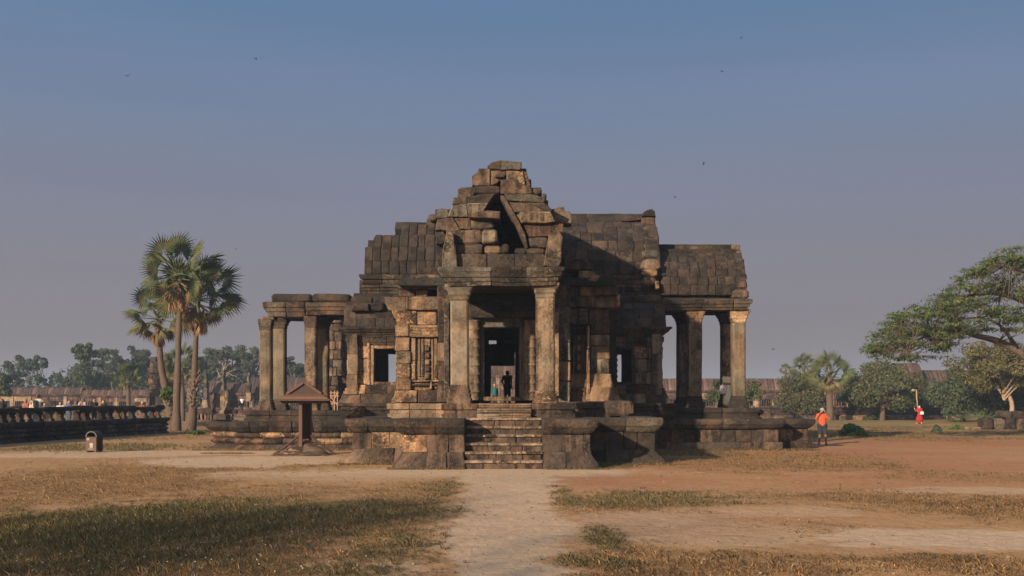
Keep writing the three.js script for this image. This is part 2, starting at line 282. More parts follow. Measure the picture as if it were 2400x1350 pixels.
// --- upper terrace plinth
{
  const t = part('plinth', temple), n = 'plinth_stone';
  const PL = [[0, 0.08], [0.28, 0.1], [0.36, 0.02], [0.55, 0.03], [0.62, 0.1], [0.92, 0.12], [1, 0.08]];
  course(t, n, -2.2, -1.12, 1.46, 1.95, 36.0, 37.2, 0.62, ['brown', 'dark', 'mid'], { prof: PL, ends: [1, 0], amp: 0.035 });
  course(t, n, 0.62, 1.95, 1.46, 1.97, 36.0, 37.2, 0.7, ['mid', 'brown', 'mid'], { prof: PL, ends: [0, 1], amp: 0.035 });
  course(t, n, -4.35, -2.2, 1.42, 1.95, 39.6, 41, 0.85, ['dark', 'gold', 'dark'], { prof: PL, ends: [1, 0], amp: 0.03 });
  course(t, n, 1.95, 3.6, 1.45, 2.0, 39.6, 41, 0.8, ['brown', 'dark', 'mid'], { prof: PL, ends: [0, 1], amp: 0.035 });
  BK(K4, t, n, 635, 830, 822, 930, 39, 1.4, 'mid', { amp: 0.05, ch: 0.09 });
  course(t, n, -6.9, -4.3, 1.3, 1.95, 45.2, 46.4, 0.85, ['dark', 'brown'], { prof: MOULD, ends: [1, 0], amp: 0.03 });
  course(t, n, 4.1, 6.6, 1.3, 1.95, 45.2, 46.4, 1.0, ['black', 'dark'], { prof: MOULD, ends: [0, 1], amp: 0.03 });
  course(t, n, -11.2, -6.9, 1.15, 1.64, 46.75, 48.2, 1.15, ['brown', 'mid', 'dark'], { prof: PL, ends: [1, 0], amp: 0.03 });
  course(t, n, 6.6, 10.35, 1.25, 1.75, 46.75, 48.2, 1.5, ['dark', 'brown', 'mid'], { prof: PL, ends: [0, 1], amp: 0.03 });
  W(t, n, 10.45, 10.95, 1.25, 1.72, 46.9, 48.1, 'brown', { amp: 0.03 });
  const core = (x0, x1, y1, d0, d1) => W(t, 'paving_fill', x0, x1, 1.0, y1, d0, d1, 'mid', { amp: 0.012 });
  core(-2.1, 1.85, 1.93, 36.98, 40.8); W(t, 'paving_fill', -4.3, 3.7, 1.0, 1.94, 40.8, 62.8, 'dark', { amp: 0.012 }); W(t, 'paving_fill', -6.85, -4.3, 1.0, 1.92, 46.3, 52, 'dark', { amp: 0.012 }); W(t, 'paving_fill', 3.7, 6.5, 1.0, 1.92, 46.3, 52, 'dark', { amp: 0.012 }); core(-11, -6.85, 1.62, 48.1, 51.2); core(6.5, 10.3, 1.73, 48.1, 51.2);
}
// --- columns
function column(x, d, y0, y1, w, tone, o = {}) {
  const c = part('column', temple, [x, 0, -d]), H = y1 - y0, mk = (name, geo, y, tn) => { const m = mesh(name, geo, stone(tn), c); m.position.y = y; return weather(m, 0.7); };
  const bh = o.bh ?? H * 0.13, ch = o.capH ?? H * 0.12;
  const bp = [[0, 0.1], [0.26, 0.11], [0.3, 0.07], [0.5, 0.085], [0.55, 0.04], [0.72, 0.055], [0.78, 0.015], [0.93, 0.02], [1, 0]];
  const cp = o.plain ? [[0, 0], [0.3, 0.015], [0.5, 0.03], [0.8, 0.04], [1, 0.03]] : [[0, 0], [0.1, 0.03], [0.16, 0.015], [0.3, 0.03], [0.36, 0.065], [0.52, 0.07], [0.6, 0.1], [0.78, 0.15], [0.82, 0.17], [1, 0.17]];
  const opt = { amp: o.amp ?? 0.012, corner: 0.05, seg: 0.16 };
  mk('base', blockGeo(w, bh, w, { ...opt, prof: bp }), y0, o.baseTone ?? tone);
  const levels = []; for (let i = 0; i <= 8; i++) levels.push([i / 8, 0]);
  mk('shaft', blockGeo(w, H - bh - ch - 0.006, w, { ...opt, prof: levels, corner: 0.06, amp: o.amp ?? 0.014, freq: 0.9 }), y0 + bh + 0.003, tone);
  mk('capital', blockGeo(w, ch, w, { ...opt, prof: cp, amp: 0.02 }), y1 - ch, o.capTone ?? 'mid');
  return c;
}
column(U(1077.5, 37), 37, 1.95, V(669, 37), 0.6, 'column', { capH: 0.53, bh: 0.62, baseTone: 'mid', capTone: 'column' });
column(U(1278, 37), 37, 1.96, V(664, 37), 0.62, 'grey', { capH: 0.52, bh: 0.42, baseTone: 'tan', capTone: 'column', amp: 0.02 });
BK(K4, part('abacus', temple), 'abacus_slab', 130, 25, 304, 52, 36.62, 0.8, 'gold', { amp: 0.02 });
for (const [px, d, y1, tone, o] of [[624, 47.6, V(748, 47.6), 'column', { capTone: 'lichen', plain: true }], [729, 47.6, V(742, 47.6), 'grey', { capTone: 'brown', plain: true }]]) column(U(px, d), d, 1.62, y1, 0.5, tone, { bh: 0.48, capH: 0.5, baseTone: 'mid', ...o });
for (const px of [656, 756]) column(U(px, 50.3), 50.3, 1.62, V(745, 50.3), 0.56, 'column', { bh: 0.5, capH: 0.5, baseTone: 'mid', capTone: 'brown' });
for (const [px, tone, ct] of [[1628, 'grey', 'tan'], [1730, 'column', 'tan']]) column(U(px, 47.6), 47.6, 1.73, V(727, 47.6), 0.56, tone, { bh: 0.52, capH: 0.55, baseTone: 'dark', capTone: ct });
for (const [px, tone] of [[1601, 'columngrey'], [1704, 'tan']]) column(U(px, 50.3), 50.3, 1.73, V(735, 50.3), 0.56, tone, { bh: 0.5, capH: 0.5, baseTone: 'dark', capTone: 'dark' });

// --- front porch: beam, broken gable and its stones, from the photograph's outline
{
  const p = part('porch_entablature', temple), n = 'beam_stone';
  for (const [a, b, tn] of [[830, 1185, 'lichen'], [1185, 1465, 'brown'], [1465, 1695, 'lichen']]) BK(K1, p, n, a, 935, b, 1075, 36.42, 1.3, tn, { prof: EAVE.map(([y, o]) => [y, o * 0.8]), sides: [a === 830 ? 1 : 0, b === 1695 ? 1 : 0, 1, 0], amp: 0.055, seg: 0.14 });
  for (const [a, b, tn] of [[905, 1150, 'brown'], [1150, 1370, 'dark'], [1370, 1610, 'brown']]) BK(K1, p, n, a, 826, b, 938, 36.5, 1.2, tn, { amp: 0.02 });
  // the beams running back to the door wall, and the dark ceiling between
  W(p, n, -2.2, -1.5, V(669, 37), V(592, 37), 37.7, 40.6, 'dark', {}); W(p, n, 0.8, 1.5, V(669, 37), V(592, 37), 37.7, 40.6, 'dark', {});
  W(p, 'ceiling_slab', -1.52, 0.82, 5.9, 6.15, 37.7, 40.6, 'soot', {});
  BK(K3, p, n, 860, 85, 1315, 190, 39.9, 0.6, 'black', { prof: [[0, 0], [0.3, 0.02], [0.34, 0.07], [0.6, 0.08], [0.64, 0.02], [1, 0]], sides: [0, 0, 1, 0] });
  BK(K3, p, n, 868, 187, 1308, 270, 39.8, 0.6, 'dark', { prof: [[0, 0], [0.2, 0.04], [0.5, 0.05], [0.55, 0], [1, 0]], sides: [0, 0, 1, 0] });
  PK(K3, p, n, [[1000, 160], [1040, 140], [1150, 135], [1200, 160]], 39.7, 0.3, 'black');
  for (const x of [[-2.05, -1.1], [0.35, 1.2]]) W(p, n, x[0], x[1], 4.55, 5.95, 40.1, 40.7, 'dark', {});
}
{
  const g = part('broken_gable', temple), n = 'gable_stone', S = (...a) => BK(K1, g, n, ...a), P = (...a) => PK(K1, g, n, ...a);
  const r = { amp: 0.04, ch: 0.06, seg: 0.2 };
  S(905, 745, 1125, 828, 36.75, 1, 'brown', r); S(1128, 757, 1264, 827, 36.8, 1, 'gold', r); S(1268, 747, 1330, 827, 36.65, 0.9, 'brown', r);
  S(882, 634, 1112, 743, 36.75, 1, 'mid', r); S(1112, 630, 1230, 742, 36.62, 1.1, 'grey', r); S(1120, 690, 1247, 745, 36.7, 0.9, 'dark', r);
  S(1020, 547, 1196, 632, 36.75, 1, 'lichen', r); P([[892, 545], [1020, 545], [1025, 632], [940, 625]], 36.75, 1, 'mid');
  P([[1000, 525], [1060, 488], [1150, 480], [1255, 487], [1257, 545], [1010, 538]], 36.4, 1.1, 'red');
  P([[838, 532], [880, 438], [990, 432], [1000, 535]], 36.9, 1, 'grey'); P([[985, 535], [990, 430], [1165, 420], [1128, 480], [1120, 530]], 36.95, 1, 'grey');
  P([[880, 436], [885, 380], [992, 376], [994, 434]], 37.2, 1, 'mid'); P([[994, 436], [998, 384], [1090, 360], [1215, 352], [1190, 390], [1160, 430]], 37.15, 1, 'brown');
  P([[752, 548], [755, 478], [790, 468], [838, 474], [850, 500], [838, 545]], 37, 0.8, 'lichen', { rough: 0.06 });
  P([[738, 640], [762, 552], [880, 540], [940, 640], [880, 650]], 36.9, 0.9, 'mid'); P([[752, 745], [738, 640], [800, 634], [830, 700], [800, 750]], 37, 0.8, 'brown');
  P([[760, 940], [745, 745], [800, 742], [810, 935]], 37.3, 0.8, 'dark');
  P([[792, 945], [800, 835], [832, 640], [858, 628], [884, 660], [888, 750], [905, 830], [908, 942]], 36.25, 0.55, 'lichen', { rough: 0.1, amp: 0.05 });
  P([[1600, 920], [1612, 790], [1642, 670], [1718, 615], [1748, 690], [1740, 830], [1722, 925], [1660, 935]], 36.25, 0.55, 'lichen', { rough: 0.1, amp: 0.05 });
  P([[1258, 364], [1282, 364], [1342, 462], [1406, 572], [1456, 680], [1474, 776], [1466, 777], [1432, 705], [1376, 590], [1310, 470]], 36.75, 0.9, 'mid', { bevel: 0.012, amp: 0.008, rough: 0.01 });
  P([[1288, 352], [1440, 350], [1540, 358], [1612, 392], [1600, 425], [1325, 412]], 37, 1, 'lichen'); P([[1325, 412], [1600, 425], [1628, 440], [1635, 498], [1372, 500], [1342, 450]], 36.85, 1, 'mid');
  P([[1520, 440], [1620, 430], [1668, 480], [1640, 500]], 36.8, 0.8, 'brown');
  P([[1388, 515], [1420, 492], [1655, 490], [1698, 572], [1620, 580], [1422, 580]], 36.6, 1, 'grey', { bevel: 0.07 });
  P([[1440, 588], [1756, 586], [1756, 680], [1482, 692], [1462, 640]], 36.85, 0.9, 'red'); S(1478, 690, 1640, 774, 36.9, 0.9, 'mid', r); S(1640, 660, 1760, 800, 37, 0.8, 'dark', r); S(1555, 752, 1620, 778, 36.7, 0.8, 'red', r);
  S(1370, 776, 1470, 826, 36.95, 0.8, 'dark', r); S(1472, 776, 1608, 828, 36.8, 0.9, 'brown', r);
  P([[1672, 500], [1700, 460], [1762, 452], [1770, 490], [1805, 490], [1826, 530], [1820, 585], [1690, 575]], 38.3, 0.9, 'lichen', { rough: 0.08 });
  // crown tiers
  const c = part('gable_crown', temple), S2 = (...a) => BK(K1, c, 'crown_stone', ...a), P2 = (...a) => PK(K1, c, 'crown_stone', ...a);
  S2(1046, 287, 1258, 352, 38, 1.2, 'brown', r); P2([[1258, 352], [1260, 240], [1310, 232], [1400, 262], [1505, 305], [1510, 352]], 38, 1.2, 'mid');
  P2([[915, 378], [920, 312], [990, 296], [1040, 293], [1048, 378]], 38.1, 1.1, 'lichen', { rough: 0.07 }); S2(1508, 307, 1590, 352, 38.1, 1, 'lichen', r); S2(1586, 345, 1618, 390, 38.1, 0.9, 'lichen', r);
  P2([[1035, 290], [1038, 210], [1110, 148], [1182, 150], [1176, 288]], 38.5, 1.3, 'mid'); P2([[1176, 286], [1178, 166], [1302, 164], [1302, 236], [1250, 246], [1222, 270]], 38.55, 1.2, 'mid');
  S2(1204, 196, 1292, 224, 38.4, 0.5, 'red', r); P2([[1302, 164], [1436, 168], [1452, 285], [1392, 272], [1304, 236]], 38.5, 1.3, 'tan'); P2([[1436, 170], [1468, 178], [1500, 300], [1452, 290]], 38.6, 1.2, 'lichen');
  P2([[1155, 132], [1192, 102], [1260, 88], [1262, 160], [1165, 152]], 38.45, 1.3, 'brown'); P2([[1260, 85], [1342, 90], [1378, 94], [1422, 96], [1425, 148], [1410, 165], [1260, 160]], 38.42, 1.35, 'lichen', { rough: 0.06 });
}
// --- roof of the front hall behind the gable: stepped courses round a dark vault
{
  const h = part('hall_roof', temple), n = 'roof_stone';
  const tiers = [[925, 845, 745, 1770], [845, 745, 770, 1750], [745, 650, 770, 1745], [650, 560, 790, 1735], [560, 470, 850, 1690], [470, 400, 890, 1640], [400, 300, 935, 1585], [300, 235, 1050, 1500], [235, 150, 1080, 1465]];
  tiers.forEach(([y1, y0, x0, x1], k) => {
    const [a, yb] = K1(x0, y1), [b, ya] = K1(x1, y0);
    for (let d = 39.3, i = 0; d < 46; d += 1.7, i++) {
      const X0 = U(a, 39.3), X1 = U(b, 39.3), y = [V(yb, 39.3), V(ya, 39.3)], hole = k < 7 && d < 42 ? [U([1118, 1118, 1122, 1126, 1130, 1136, 1150][k], 39.3), U([1252, 1245, 1240, 1230, 1216, 1205, 1190][k], 39.3)] : null;
      const [l, r] = hole ?? [(X0 + X1) / 2, (X0 + X1) / 2];
      W(h, n, X0, l, ...y, d, d + 1.7, DARK, { amp: 0.03 }); W(h, n, r, X1, ...y, d, d + 1.7, DARK, { amp: 0.03 });
    }
  });
}
// --- doorway
{
  const w = part('door_wall', temple), n = 'wall_stone';
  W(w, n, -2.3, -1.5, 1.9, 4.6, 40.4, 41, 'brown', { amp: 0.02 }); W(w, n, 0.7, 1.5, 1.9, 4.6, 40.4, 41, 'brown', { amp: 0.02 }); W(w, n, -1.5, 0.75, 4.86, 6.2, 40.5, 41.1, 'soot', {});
  const f = part('door_frame', temple);
  const fr = [[918, 330, 962, 832, 'columngrey'], [1196, 330, 1246, 832, 'columngrey'], [918, 270, 1248, 336, 'columngrey'], [945, 803, 1226, 832, 'grey']];
  for (const [x0, y0, x1, y1, tn] of fr) BK(K3, f, 'frame_stone', x0, y0, x1, y1, 40.2, 0.7, tn, { amp: 0.01, ch: 0.02 });
  for (const [x, dd] of [[930, 40.16], [945, 40.14], [1208, 40.14], [1226, 40.16]]) BK(K3, f, 'frame_moulding', x - 5, 345, x + 5, 800, dd, 0.1, 'gold', { amp: 0.006, ch: 0.02 });
  for (const x of [893, 1271]) {                                       // ringed colonnettes
    const [px, yt] = K3(x, 290), yb = K3(x, 830)[1], d = 40.05, H = V(yt, d) - V(yb, d), pts = [];
    for (let i = 0; i <= 60; i++) { const s = i / 60, ring = Math.max(0, Math.cos(s * Math.PI * 2 * 9)) ** 3, fine = 0.012 * Math.cos(s * Math.PI * 2 * 27); pts.push(new THREE.Vector2(0.2 + ring * 0.06 + fine, s * H)); }
    pts.unshift(new THREE.Vector2(0, 0)); pts.push(new THREE.Vector2(0, H));
    const g = new THREE.LatheGeometry(pts, 12), uv = g.attributes.uv; for (let i = 0; i < uv.count; i++) uv.setXY(i, uv.getX(i) * 1.4, uv.getY(i) * H);
    const m = mesh('colonnette', g, stone('gold'), f); m.position.set(U(px, d), V(yb, d), -d); weather(m, 0.6);
  }
  BK(K3, w, n, 1296, 290, 1312, 830, 40.0, 0.4, 'tan', { amp: 0.015 }); BK(K3, w, n, 862, 290, 874, 830, 40.0, 0.4, 'brown', { amp: 0.015 });
  BK(K3, w, n, 690, 165, 728, 800, 40.2, 0.8, 'lichen', { amp: 0.03 }); BK(K3, w, n, 1436, 230, 1466, 800, 40.2, 0.8, 'tan', { amp: 0.03 });
}
// --- walls beside the porch with false windows
{
  const L = part('porch_side_wall', temple), n = 'wall_stone', S = (...a) => BK(K3, L, n, ...a), r = { amp: 0.025, ch: 0.035, seg: 0.2 };
  PK(K1, L, 'vault_stone', [[445, 1105], [478, 1062], [560, 1018], [680, 990], [762, 992], [800, 1030], [802, 1105]], 41.7, 1.2, 'mid', { bevel: 0.06 });
  BK(K1, L, n, 446, 1104, 590, 1164, 41.8, 1, 'red', r); BK(K1, L, n, 590, 1104, 682, 1164, 41.8, 1, 'tan', r); BK(K1, L, n, 788, 1095, 842, 1270, 41.5, 0.8, 'dark', r);
  BK(K1, L, n, 338, 1168, 515, 1270, 41.6, 1.2, 'lichen', { ...r, prof: [[0, -0.12], [0.3, -0.06], [0.6, 0], [1, 0.02]], sides: [1, 0, 1, 0] }); BK(K1, L, n, 515, 1163, 802, 1270, 41.55, 1.2, 'grey', r);
  S(352, 222, 508, 320, 41.8, 1, 'tan', { ...r, prof: [[0, -0.08], [0.4, -0.04], [0.8, 0.06], [1, 0.08]], sides: [1, 0, 1, 0] }); S(508, 222, 642, 320, 41.8, 1, 'tan', r); S(642, 222, 692, 322, 41.85, 1, 'brown', r);
  S(360, 320, 456, 400, 41.8, 1, 'tan', r); S(456, 322, 682, 400, 41.85, 1, 'tan', { ...r, prof: MOULD.map(([y, o]) => [y, o * 0.5]), sides: [0, 0, 1, 0] });
  S(363, 400, 466, 497, 41.9, 1, 'gold', r); S(366, 497, 466, 580, 41.88, 1, 'tan', r); S(366, 580, 466, 680, 41.9, 1, 'tan', r); S(366, 680, 468, 762, 41.9, 1, 'gold', r);
  S(460, 398, 692, 762, 42.14, 0.8, 'tan', { amp: 0.015 });
  S(360, 762, 515, 842, 41.75, 1, 'tan', { ...r, prof: FLARE.map(([y, o]) => [y, o * 0.4]), sides: [1, 0, 1, 0] }); S(515, 762, 728, 842, 41.75, 1, 'brown', { ...r, prof: STEPIN, sides: [0, 0, 1, 0] });
  const fw = part('false_window', temple), R = (x0, y0, x1, y1, d, tn) => BK(K3, fw, 'window_moulding', x0, y0, x1, y1, d, 0.35, tn, { amp: 0.012, ch: 0.02 });
  R(468, 402, 500, 560, 42.0, 'gold'); R(468, 560, 500, 690, 42.02, 'tan'); R(516, 402, 534, 668, 42.06, 'gold'); R(538, 402, 556, 560, 42.02, 'tan'); R(538, 560, 556, 668, 42.03, 'tan'); R(604, 402, 622, 690, 42.04, 'gold'); R(626, 402, 648, 690, 42.0, 'tan'); R(654, 402, 668, 690, 42.05, 'tan'); R(560, 402, 602, 460, 42.04, 'tan');
  R(560, 402, 604, 690, 42.08, 'mid'); for (let k = 0; k < 5; k++) R(562 + (k % 2) * 2, 462 + k * 46, 594, 496 + k * 46, 41.92, k % 2 ? 'mid' : 'gold');
  R(468, 692, 590, 704, 42.0, 'tan'); R(610, 690, 672, 704, 42.0, 'tan'); R(470, 716, 680, 730, 42.0, 'mid'); PK(K3, fw, 'window_moulding', [[592, 752], [600, 705], [608, 690], [610, 752]], 41.98, 0.2, 'farlit');
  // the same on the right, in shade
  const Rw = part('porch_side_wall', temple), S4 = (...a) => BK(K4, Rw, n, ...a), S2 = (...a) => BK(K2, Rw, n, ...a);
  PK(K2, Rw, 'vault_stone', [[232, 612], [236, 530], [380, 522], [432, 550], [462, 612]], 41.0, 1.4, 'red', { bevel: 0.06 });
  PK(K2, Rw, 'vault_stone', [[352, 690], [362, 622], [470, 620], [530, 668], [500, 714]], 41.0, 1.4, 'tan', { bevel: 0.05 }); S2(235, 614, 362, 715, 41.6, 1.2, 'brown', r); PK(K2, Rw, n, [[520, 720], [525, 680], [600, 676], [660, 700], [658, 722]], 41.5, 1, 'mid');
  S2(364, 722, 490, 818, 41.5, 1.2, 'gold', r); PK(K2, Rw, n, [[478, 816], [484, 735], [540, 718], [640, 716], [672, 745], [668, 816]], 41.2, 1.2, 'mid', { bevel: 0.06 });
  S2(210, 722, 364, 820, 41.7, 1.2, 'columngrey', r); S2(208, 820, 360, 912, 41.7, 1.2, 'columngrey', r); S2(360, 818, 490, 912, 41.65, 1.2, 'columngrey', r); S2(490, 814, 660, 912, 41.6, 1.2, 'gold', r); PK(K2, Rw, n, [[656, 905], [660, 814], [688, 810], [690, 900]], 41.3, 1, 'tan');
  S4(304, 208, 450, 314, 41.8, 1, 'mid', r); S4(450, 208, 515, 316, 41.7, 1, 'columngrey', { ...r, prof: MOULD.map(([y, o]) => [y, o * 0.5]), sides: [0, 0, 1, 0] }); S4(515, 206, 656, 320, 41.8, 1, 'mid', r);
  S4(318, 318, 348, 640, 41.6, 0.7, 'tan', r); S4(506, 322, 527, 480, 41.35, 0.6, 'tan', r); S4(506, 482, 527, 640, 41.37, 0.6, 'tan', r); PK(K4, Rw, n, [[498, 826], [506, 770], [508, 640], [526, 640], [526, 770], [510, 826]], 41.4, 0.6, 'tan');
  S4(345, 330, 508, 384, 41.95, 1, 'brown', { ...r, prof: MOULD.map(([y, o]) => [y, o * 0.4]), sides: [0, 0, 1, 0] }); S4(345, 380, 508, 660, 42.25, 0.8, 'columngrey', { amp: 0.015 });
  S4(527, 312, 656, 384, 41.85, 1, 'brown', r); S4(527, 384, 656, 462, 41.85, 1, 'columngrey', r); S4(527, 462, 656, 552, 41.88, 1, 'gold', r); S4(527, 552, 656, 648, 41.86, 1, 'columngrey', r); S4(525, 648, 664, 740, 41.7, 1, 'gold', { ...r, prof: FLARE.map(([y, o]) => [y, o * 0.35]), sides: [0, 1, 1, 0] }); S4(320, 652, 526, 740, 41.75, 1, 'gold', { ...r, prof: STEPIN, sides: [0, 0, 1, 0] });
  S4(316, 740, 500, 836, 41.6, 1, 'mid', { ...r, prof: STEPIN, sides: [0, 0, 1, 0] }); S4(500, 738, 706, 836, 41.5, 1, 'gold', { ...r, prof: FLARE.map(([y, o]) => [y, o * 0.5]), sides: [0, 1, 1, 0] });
  const fr = part('false_window', temple), Q = (x0, y0, x1, y1, d, tn) => BK(K4, fr, 'window_moulding', x0, y0, x1, y1, d, 0.35, tn, { amp: 0.012, ch: 0.02 });
  for (const x of [352, 366, 382, 408, 470, 486]) Q(x, 384, x + 11, 655, 42.0 + (x % 3) * 0.03, pick(['columngrey', 'gold', 'gold'])); for (let k = 0; k < 4; k++) Q(436, 388 + k * 66, 464, 430 + k * 66, 41.95, 'gold');
  for (let k = 0; k < 6; k++) { const y = [1.97, 2.75, 3.5, 4.2, 4.9, 5.5, 6.3]; W(Rw, n, 1.42, 2.15, y[k], y[k + 1], 40.75, 41.6, pick(['brown', 'mid', 'gold', 'columngrey']), { amp: 0.035, ch: 0.04 }); W(L, n, -2.75, -2.05, y[k], y[k + 1], 40.95, 41.7, pick(['brown', 'mid']), { amp: 0.035, ch: 0.04 }); }
  // the hall's side walls, running back, and their half roofs
  for (const [x0, x1, s] of [[-4.5, -3.9, [1, 0, 0, 0]], [3.45, 4.05, [0, 1, 0, 0]]]) {
    const w = part('hall_wall', temple);
    for (let d = 43; d < 46.1; d += 1.05) for (let k = 0; k < 4; k++) W(w, n, x0, x1, 1.9 + k * 0.82, 1.9 + (k + 1) * 0.82, d, d + 1.05, DARK, { amp: 0.02, sides: s });
    W(w, n, x0 - 0.1, x1 + 0.1, 5.18, 5.7, 42.8, 46.3, 'dark', { prof: EAVE.map(([y, o]) => [y, o * 0.4]), sides: s });
    W(w, 'vault_stone', x0 < 0 ? -4.2 : 2, x0 < 0 ? -2 : 3.8, 5.7, 6.5, 42.9, 46.6, 'dark', { amp: 0.05 }); W(w, 'vault_stone', x0 < 0 ? -3.4 : 2, x0 < 0 ? -2 : 3.1, 6.5, 7.2, 42.9, 46.6, 'dark', { amp: 0.05 });
  }
}
// --- transept arms: walls with windows, eaves, half vaults, upper wall and main vault
{
  const arm = (side, xo, xi, win, tones, ridgeTop) => {              // xo: outer end, xi: inner end
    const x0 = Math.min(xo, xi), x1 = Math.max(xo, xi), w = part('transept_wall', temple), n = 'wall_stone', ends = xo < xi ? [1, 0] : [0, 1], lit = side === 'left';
    course(w, n, x0 - (lit ? 0.15 : 0), x1 + (lit ? 0 : 0.15), 1.92, 2.35, 46.1, 46.9, 0.8, tones[0], { prof: FLARE.map(([y, o]) => [y, o * 0.55]), ends, amp: 0.03 });
    course(w, n, x0, x1, 2.35, win[1] - 0.12, 46.2, 46.9, 0.75, tones[0], { prof: STEPIN, ends, amp: 0.025 });
    const hh = (win[3] + 0.12 - win[1] + 0.12) / 3;
    for (let k = 0; k < 3; k++) course(w, n, x0, x1, win[1] - 0.12 + hh * k, win[1] - 0.12 + hh * (k + 1), 46.35, 46.9, 0.62, tones[1], { holes: [[win[0] - 0.12, win[2] + 0.12]], amp: 0.03, ch: 0.04 });
    course(w, n, x0, x1, win[3] + 0.12, 4.72, 46.35, 46.9, 0.8, tones[2], { prof: [[0, 0], [0.4, 0.01], [0.45, 0.05], [1, 0.06]], ends, amp: 0.02 });
    course(w, n, x0, x1, 4.72, 5.12, 46.25, 46.9, 0.8, tones[2], { prof: EAVE, ends, amp: 0.03, seg: 0.18 });
    // pilaster at the outer corner
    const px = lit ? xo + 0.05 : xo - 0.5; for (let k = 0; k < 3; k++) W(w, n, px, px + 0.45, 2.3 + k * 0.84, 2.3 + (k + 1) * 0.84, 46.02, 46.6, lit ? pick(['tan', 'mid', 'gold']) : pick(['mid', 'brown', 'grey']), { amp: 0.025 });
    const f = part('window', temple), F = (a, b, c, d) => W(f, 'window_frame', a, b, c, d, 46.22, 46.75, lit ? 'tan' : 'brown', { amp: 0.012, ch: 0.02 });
    F(win[0] - 0.14, win[0], win[1] - 0.14, win[3] + 0.14); F(win[2], win[2] + 0.14, win[1] - 0.14, win[3] + 0.14); F(win[0], win[2], win[3], win[3] + 0.13); F(win[0], win[2], win[1] - 0.13, win[1]);
    F(win[0] - 0.28, win[0] - 0.17, win[1] - 0.25, win[3] + 0.25);
    // half vault over the aisle, and its crest
    const hv = part('half_vault', temple);
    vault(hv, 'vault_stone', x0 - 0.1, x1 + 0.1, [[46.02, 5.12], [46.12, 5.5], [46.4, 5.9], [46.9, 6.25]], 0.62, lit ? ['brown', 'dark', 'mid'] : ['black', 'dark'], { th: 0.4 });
    course(hv, 'vault_stone', x0 + 0.1, x1, 6.15, 6.5, 46.75, 47.7, 0.95, tones[2], { amp: 0.05, ch: 0.08, push: 0.06, lift: 0.05 });
    W(hv, 'vault_core', x0, x1, 5.1, 6.2, 46.95, 47.6, 'dark', {});
    // upper wall with its carved courses
    const uw = part('clerestory_wall', temple);
    const xr = lit ? x0 + 0.62 : x0;
    course(uw, 'frieze_stone', xr, x1, 6.45, 6.98, 47.3, 47.8, 0.75, tones[3], { prof: MOULD, ends, amp: 0.035, seg: 0.15 });
    course(uw, 'frieze_stone', xr, x1, 6.98, 7.42, 47.25, 47.8, 0.7, tones[3], { prof: [[0, 0.05], [0.2, 0.12], [0.25, 0.04], [0.5, 0.06], [0.55, 0.14], [0.8, 0.2], [1, 0.2]], ends, amp: 0.04, seg: 0.15 });
    // main vault
    const mv = part('vaulted_roof', temple), prof = lit ? [[47.1, 7.42], [47.12, 8.0], [47.32, 8.62], [47.72, 9.2], [48.25, 9.72], [48.8, 10.12]] : [[47.1, 7.42], [47.08, 7.95], [47.2, 8.45], [47.45, 8.9], [47.8, 9.3], [48.25, 9.62], [48.8, 9.9]];
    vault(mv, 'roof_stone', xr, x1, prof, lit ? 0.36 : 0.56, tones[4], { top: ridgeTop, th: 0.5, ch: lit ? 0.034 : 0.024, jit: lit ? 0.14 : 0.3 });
    vault(mv, 'roof_stone', xr, x1, prof.map(([d, y]) => [97.7 - d, y]), 1.6, 'dark', { top: ridgeTop, th: 0.5 });
    for (const [d, y, e] of prof.slice(0, -1).map((p, i) => [p[0], p[1], prof[i + 1]])) { for (const [xa, xb] of lit ? [[xr + 0.2, -5.85], [-5.85, -4.78], [-4.78, -3.53], [-3.53, x1]] : [[x0, x1 - 0.2]]) if (e[1] <= ridgeTop((xa + xb) / 2) + 0.12) W(mv, 'vault_core', xa, xb, y + 0.05, e[1] - 0.05, Math.max(d, e[0]) + 0.42, Math.max(d, e[0]) + 0.6, 'dark', {}); }
    // outer gable end and the back wall
    const ge = part('gable_wall', temple), ex = lit ? [xo, xo + 0.45] : [xo - 0.45, xo];
    [[1.92, 4.7, 46.9, 47.7], [1.92, 4.7, 50.1, 51.1], [4.7, 5.6, 46.9, 51], [5.6, 6.5, 47.5, 50.3], [6.5, 7.5, 47.7, 50.1], [7.5, 8.3, 47.6, 50.1], [8.3, 9.0, 47.95, 49.8], [9.0, 9.6, 48.4, 49.3]].forEach(([a, b, c, d]) => { if (b < ridgeTop(xo) + 0.4) W(ge, n, ex[0] + (lit && a > 6.4 ? 0.64 : 0), ex[1] + (lit && a > 6.4 ? 0.64 : 0), a, b, c, d, DARK, { amp: 0.04 }); });
    const bw = part('transept_wall', temple);
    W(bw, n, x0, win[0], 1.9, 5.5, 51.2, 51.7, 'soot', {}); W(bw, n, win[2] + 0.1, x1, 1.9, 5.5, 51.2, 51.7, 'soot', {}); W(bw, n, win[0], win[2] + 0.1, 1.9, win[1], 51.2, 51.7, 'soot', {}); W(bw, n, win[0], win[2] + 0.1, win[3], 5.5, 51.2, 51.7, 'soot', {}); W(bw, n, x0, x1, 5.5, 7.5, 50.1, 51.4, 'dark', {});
  };
  arm('left', -6.9, -2.2, [-5.75, 2.84, -4.72, 4.22], [['mid', 'brown', 'tan'], ['tan', 'tan', 'mid', 'gold'], ['dark', 'brown', 'dark'], ['lichen', 'dark', 'brown', 'dark'], ['dark', 'dark', 'brown', 'black']], (x) => (x < -5.85 ? 8.75 : x < -4.78 ? 9.28 : x < -3.53 ? 9.86 : 10.3));
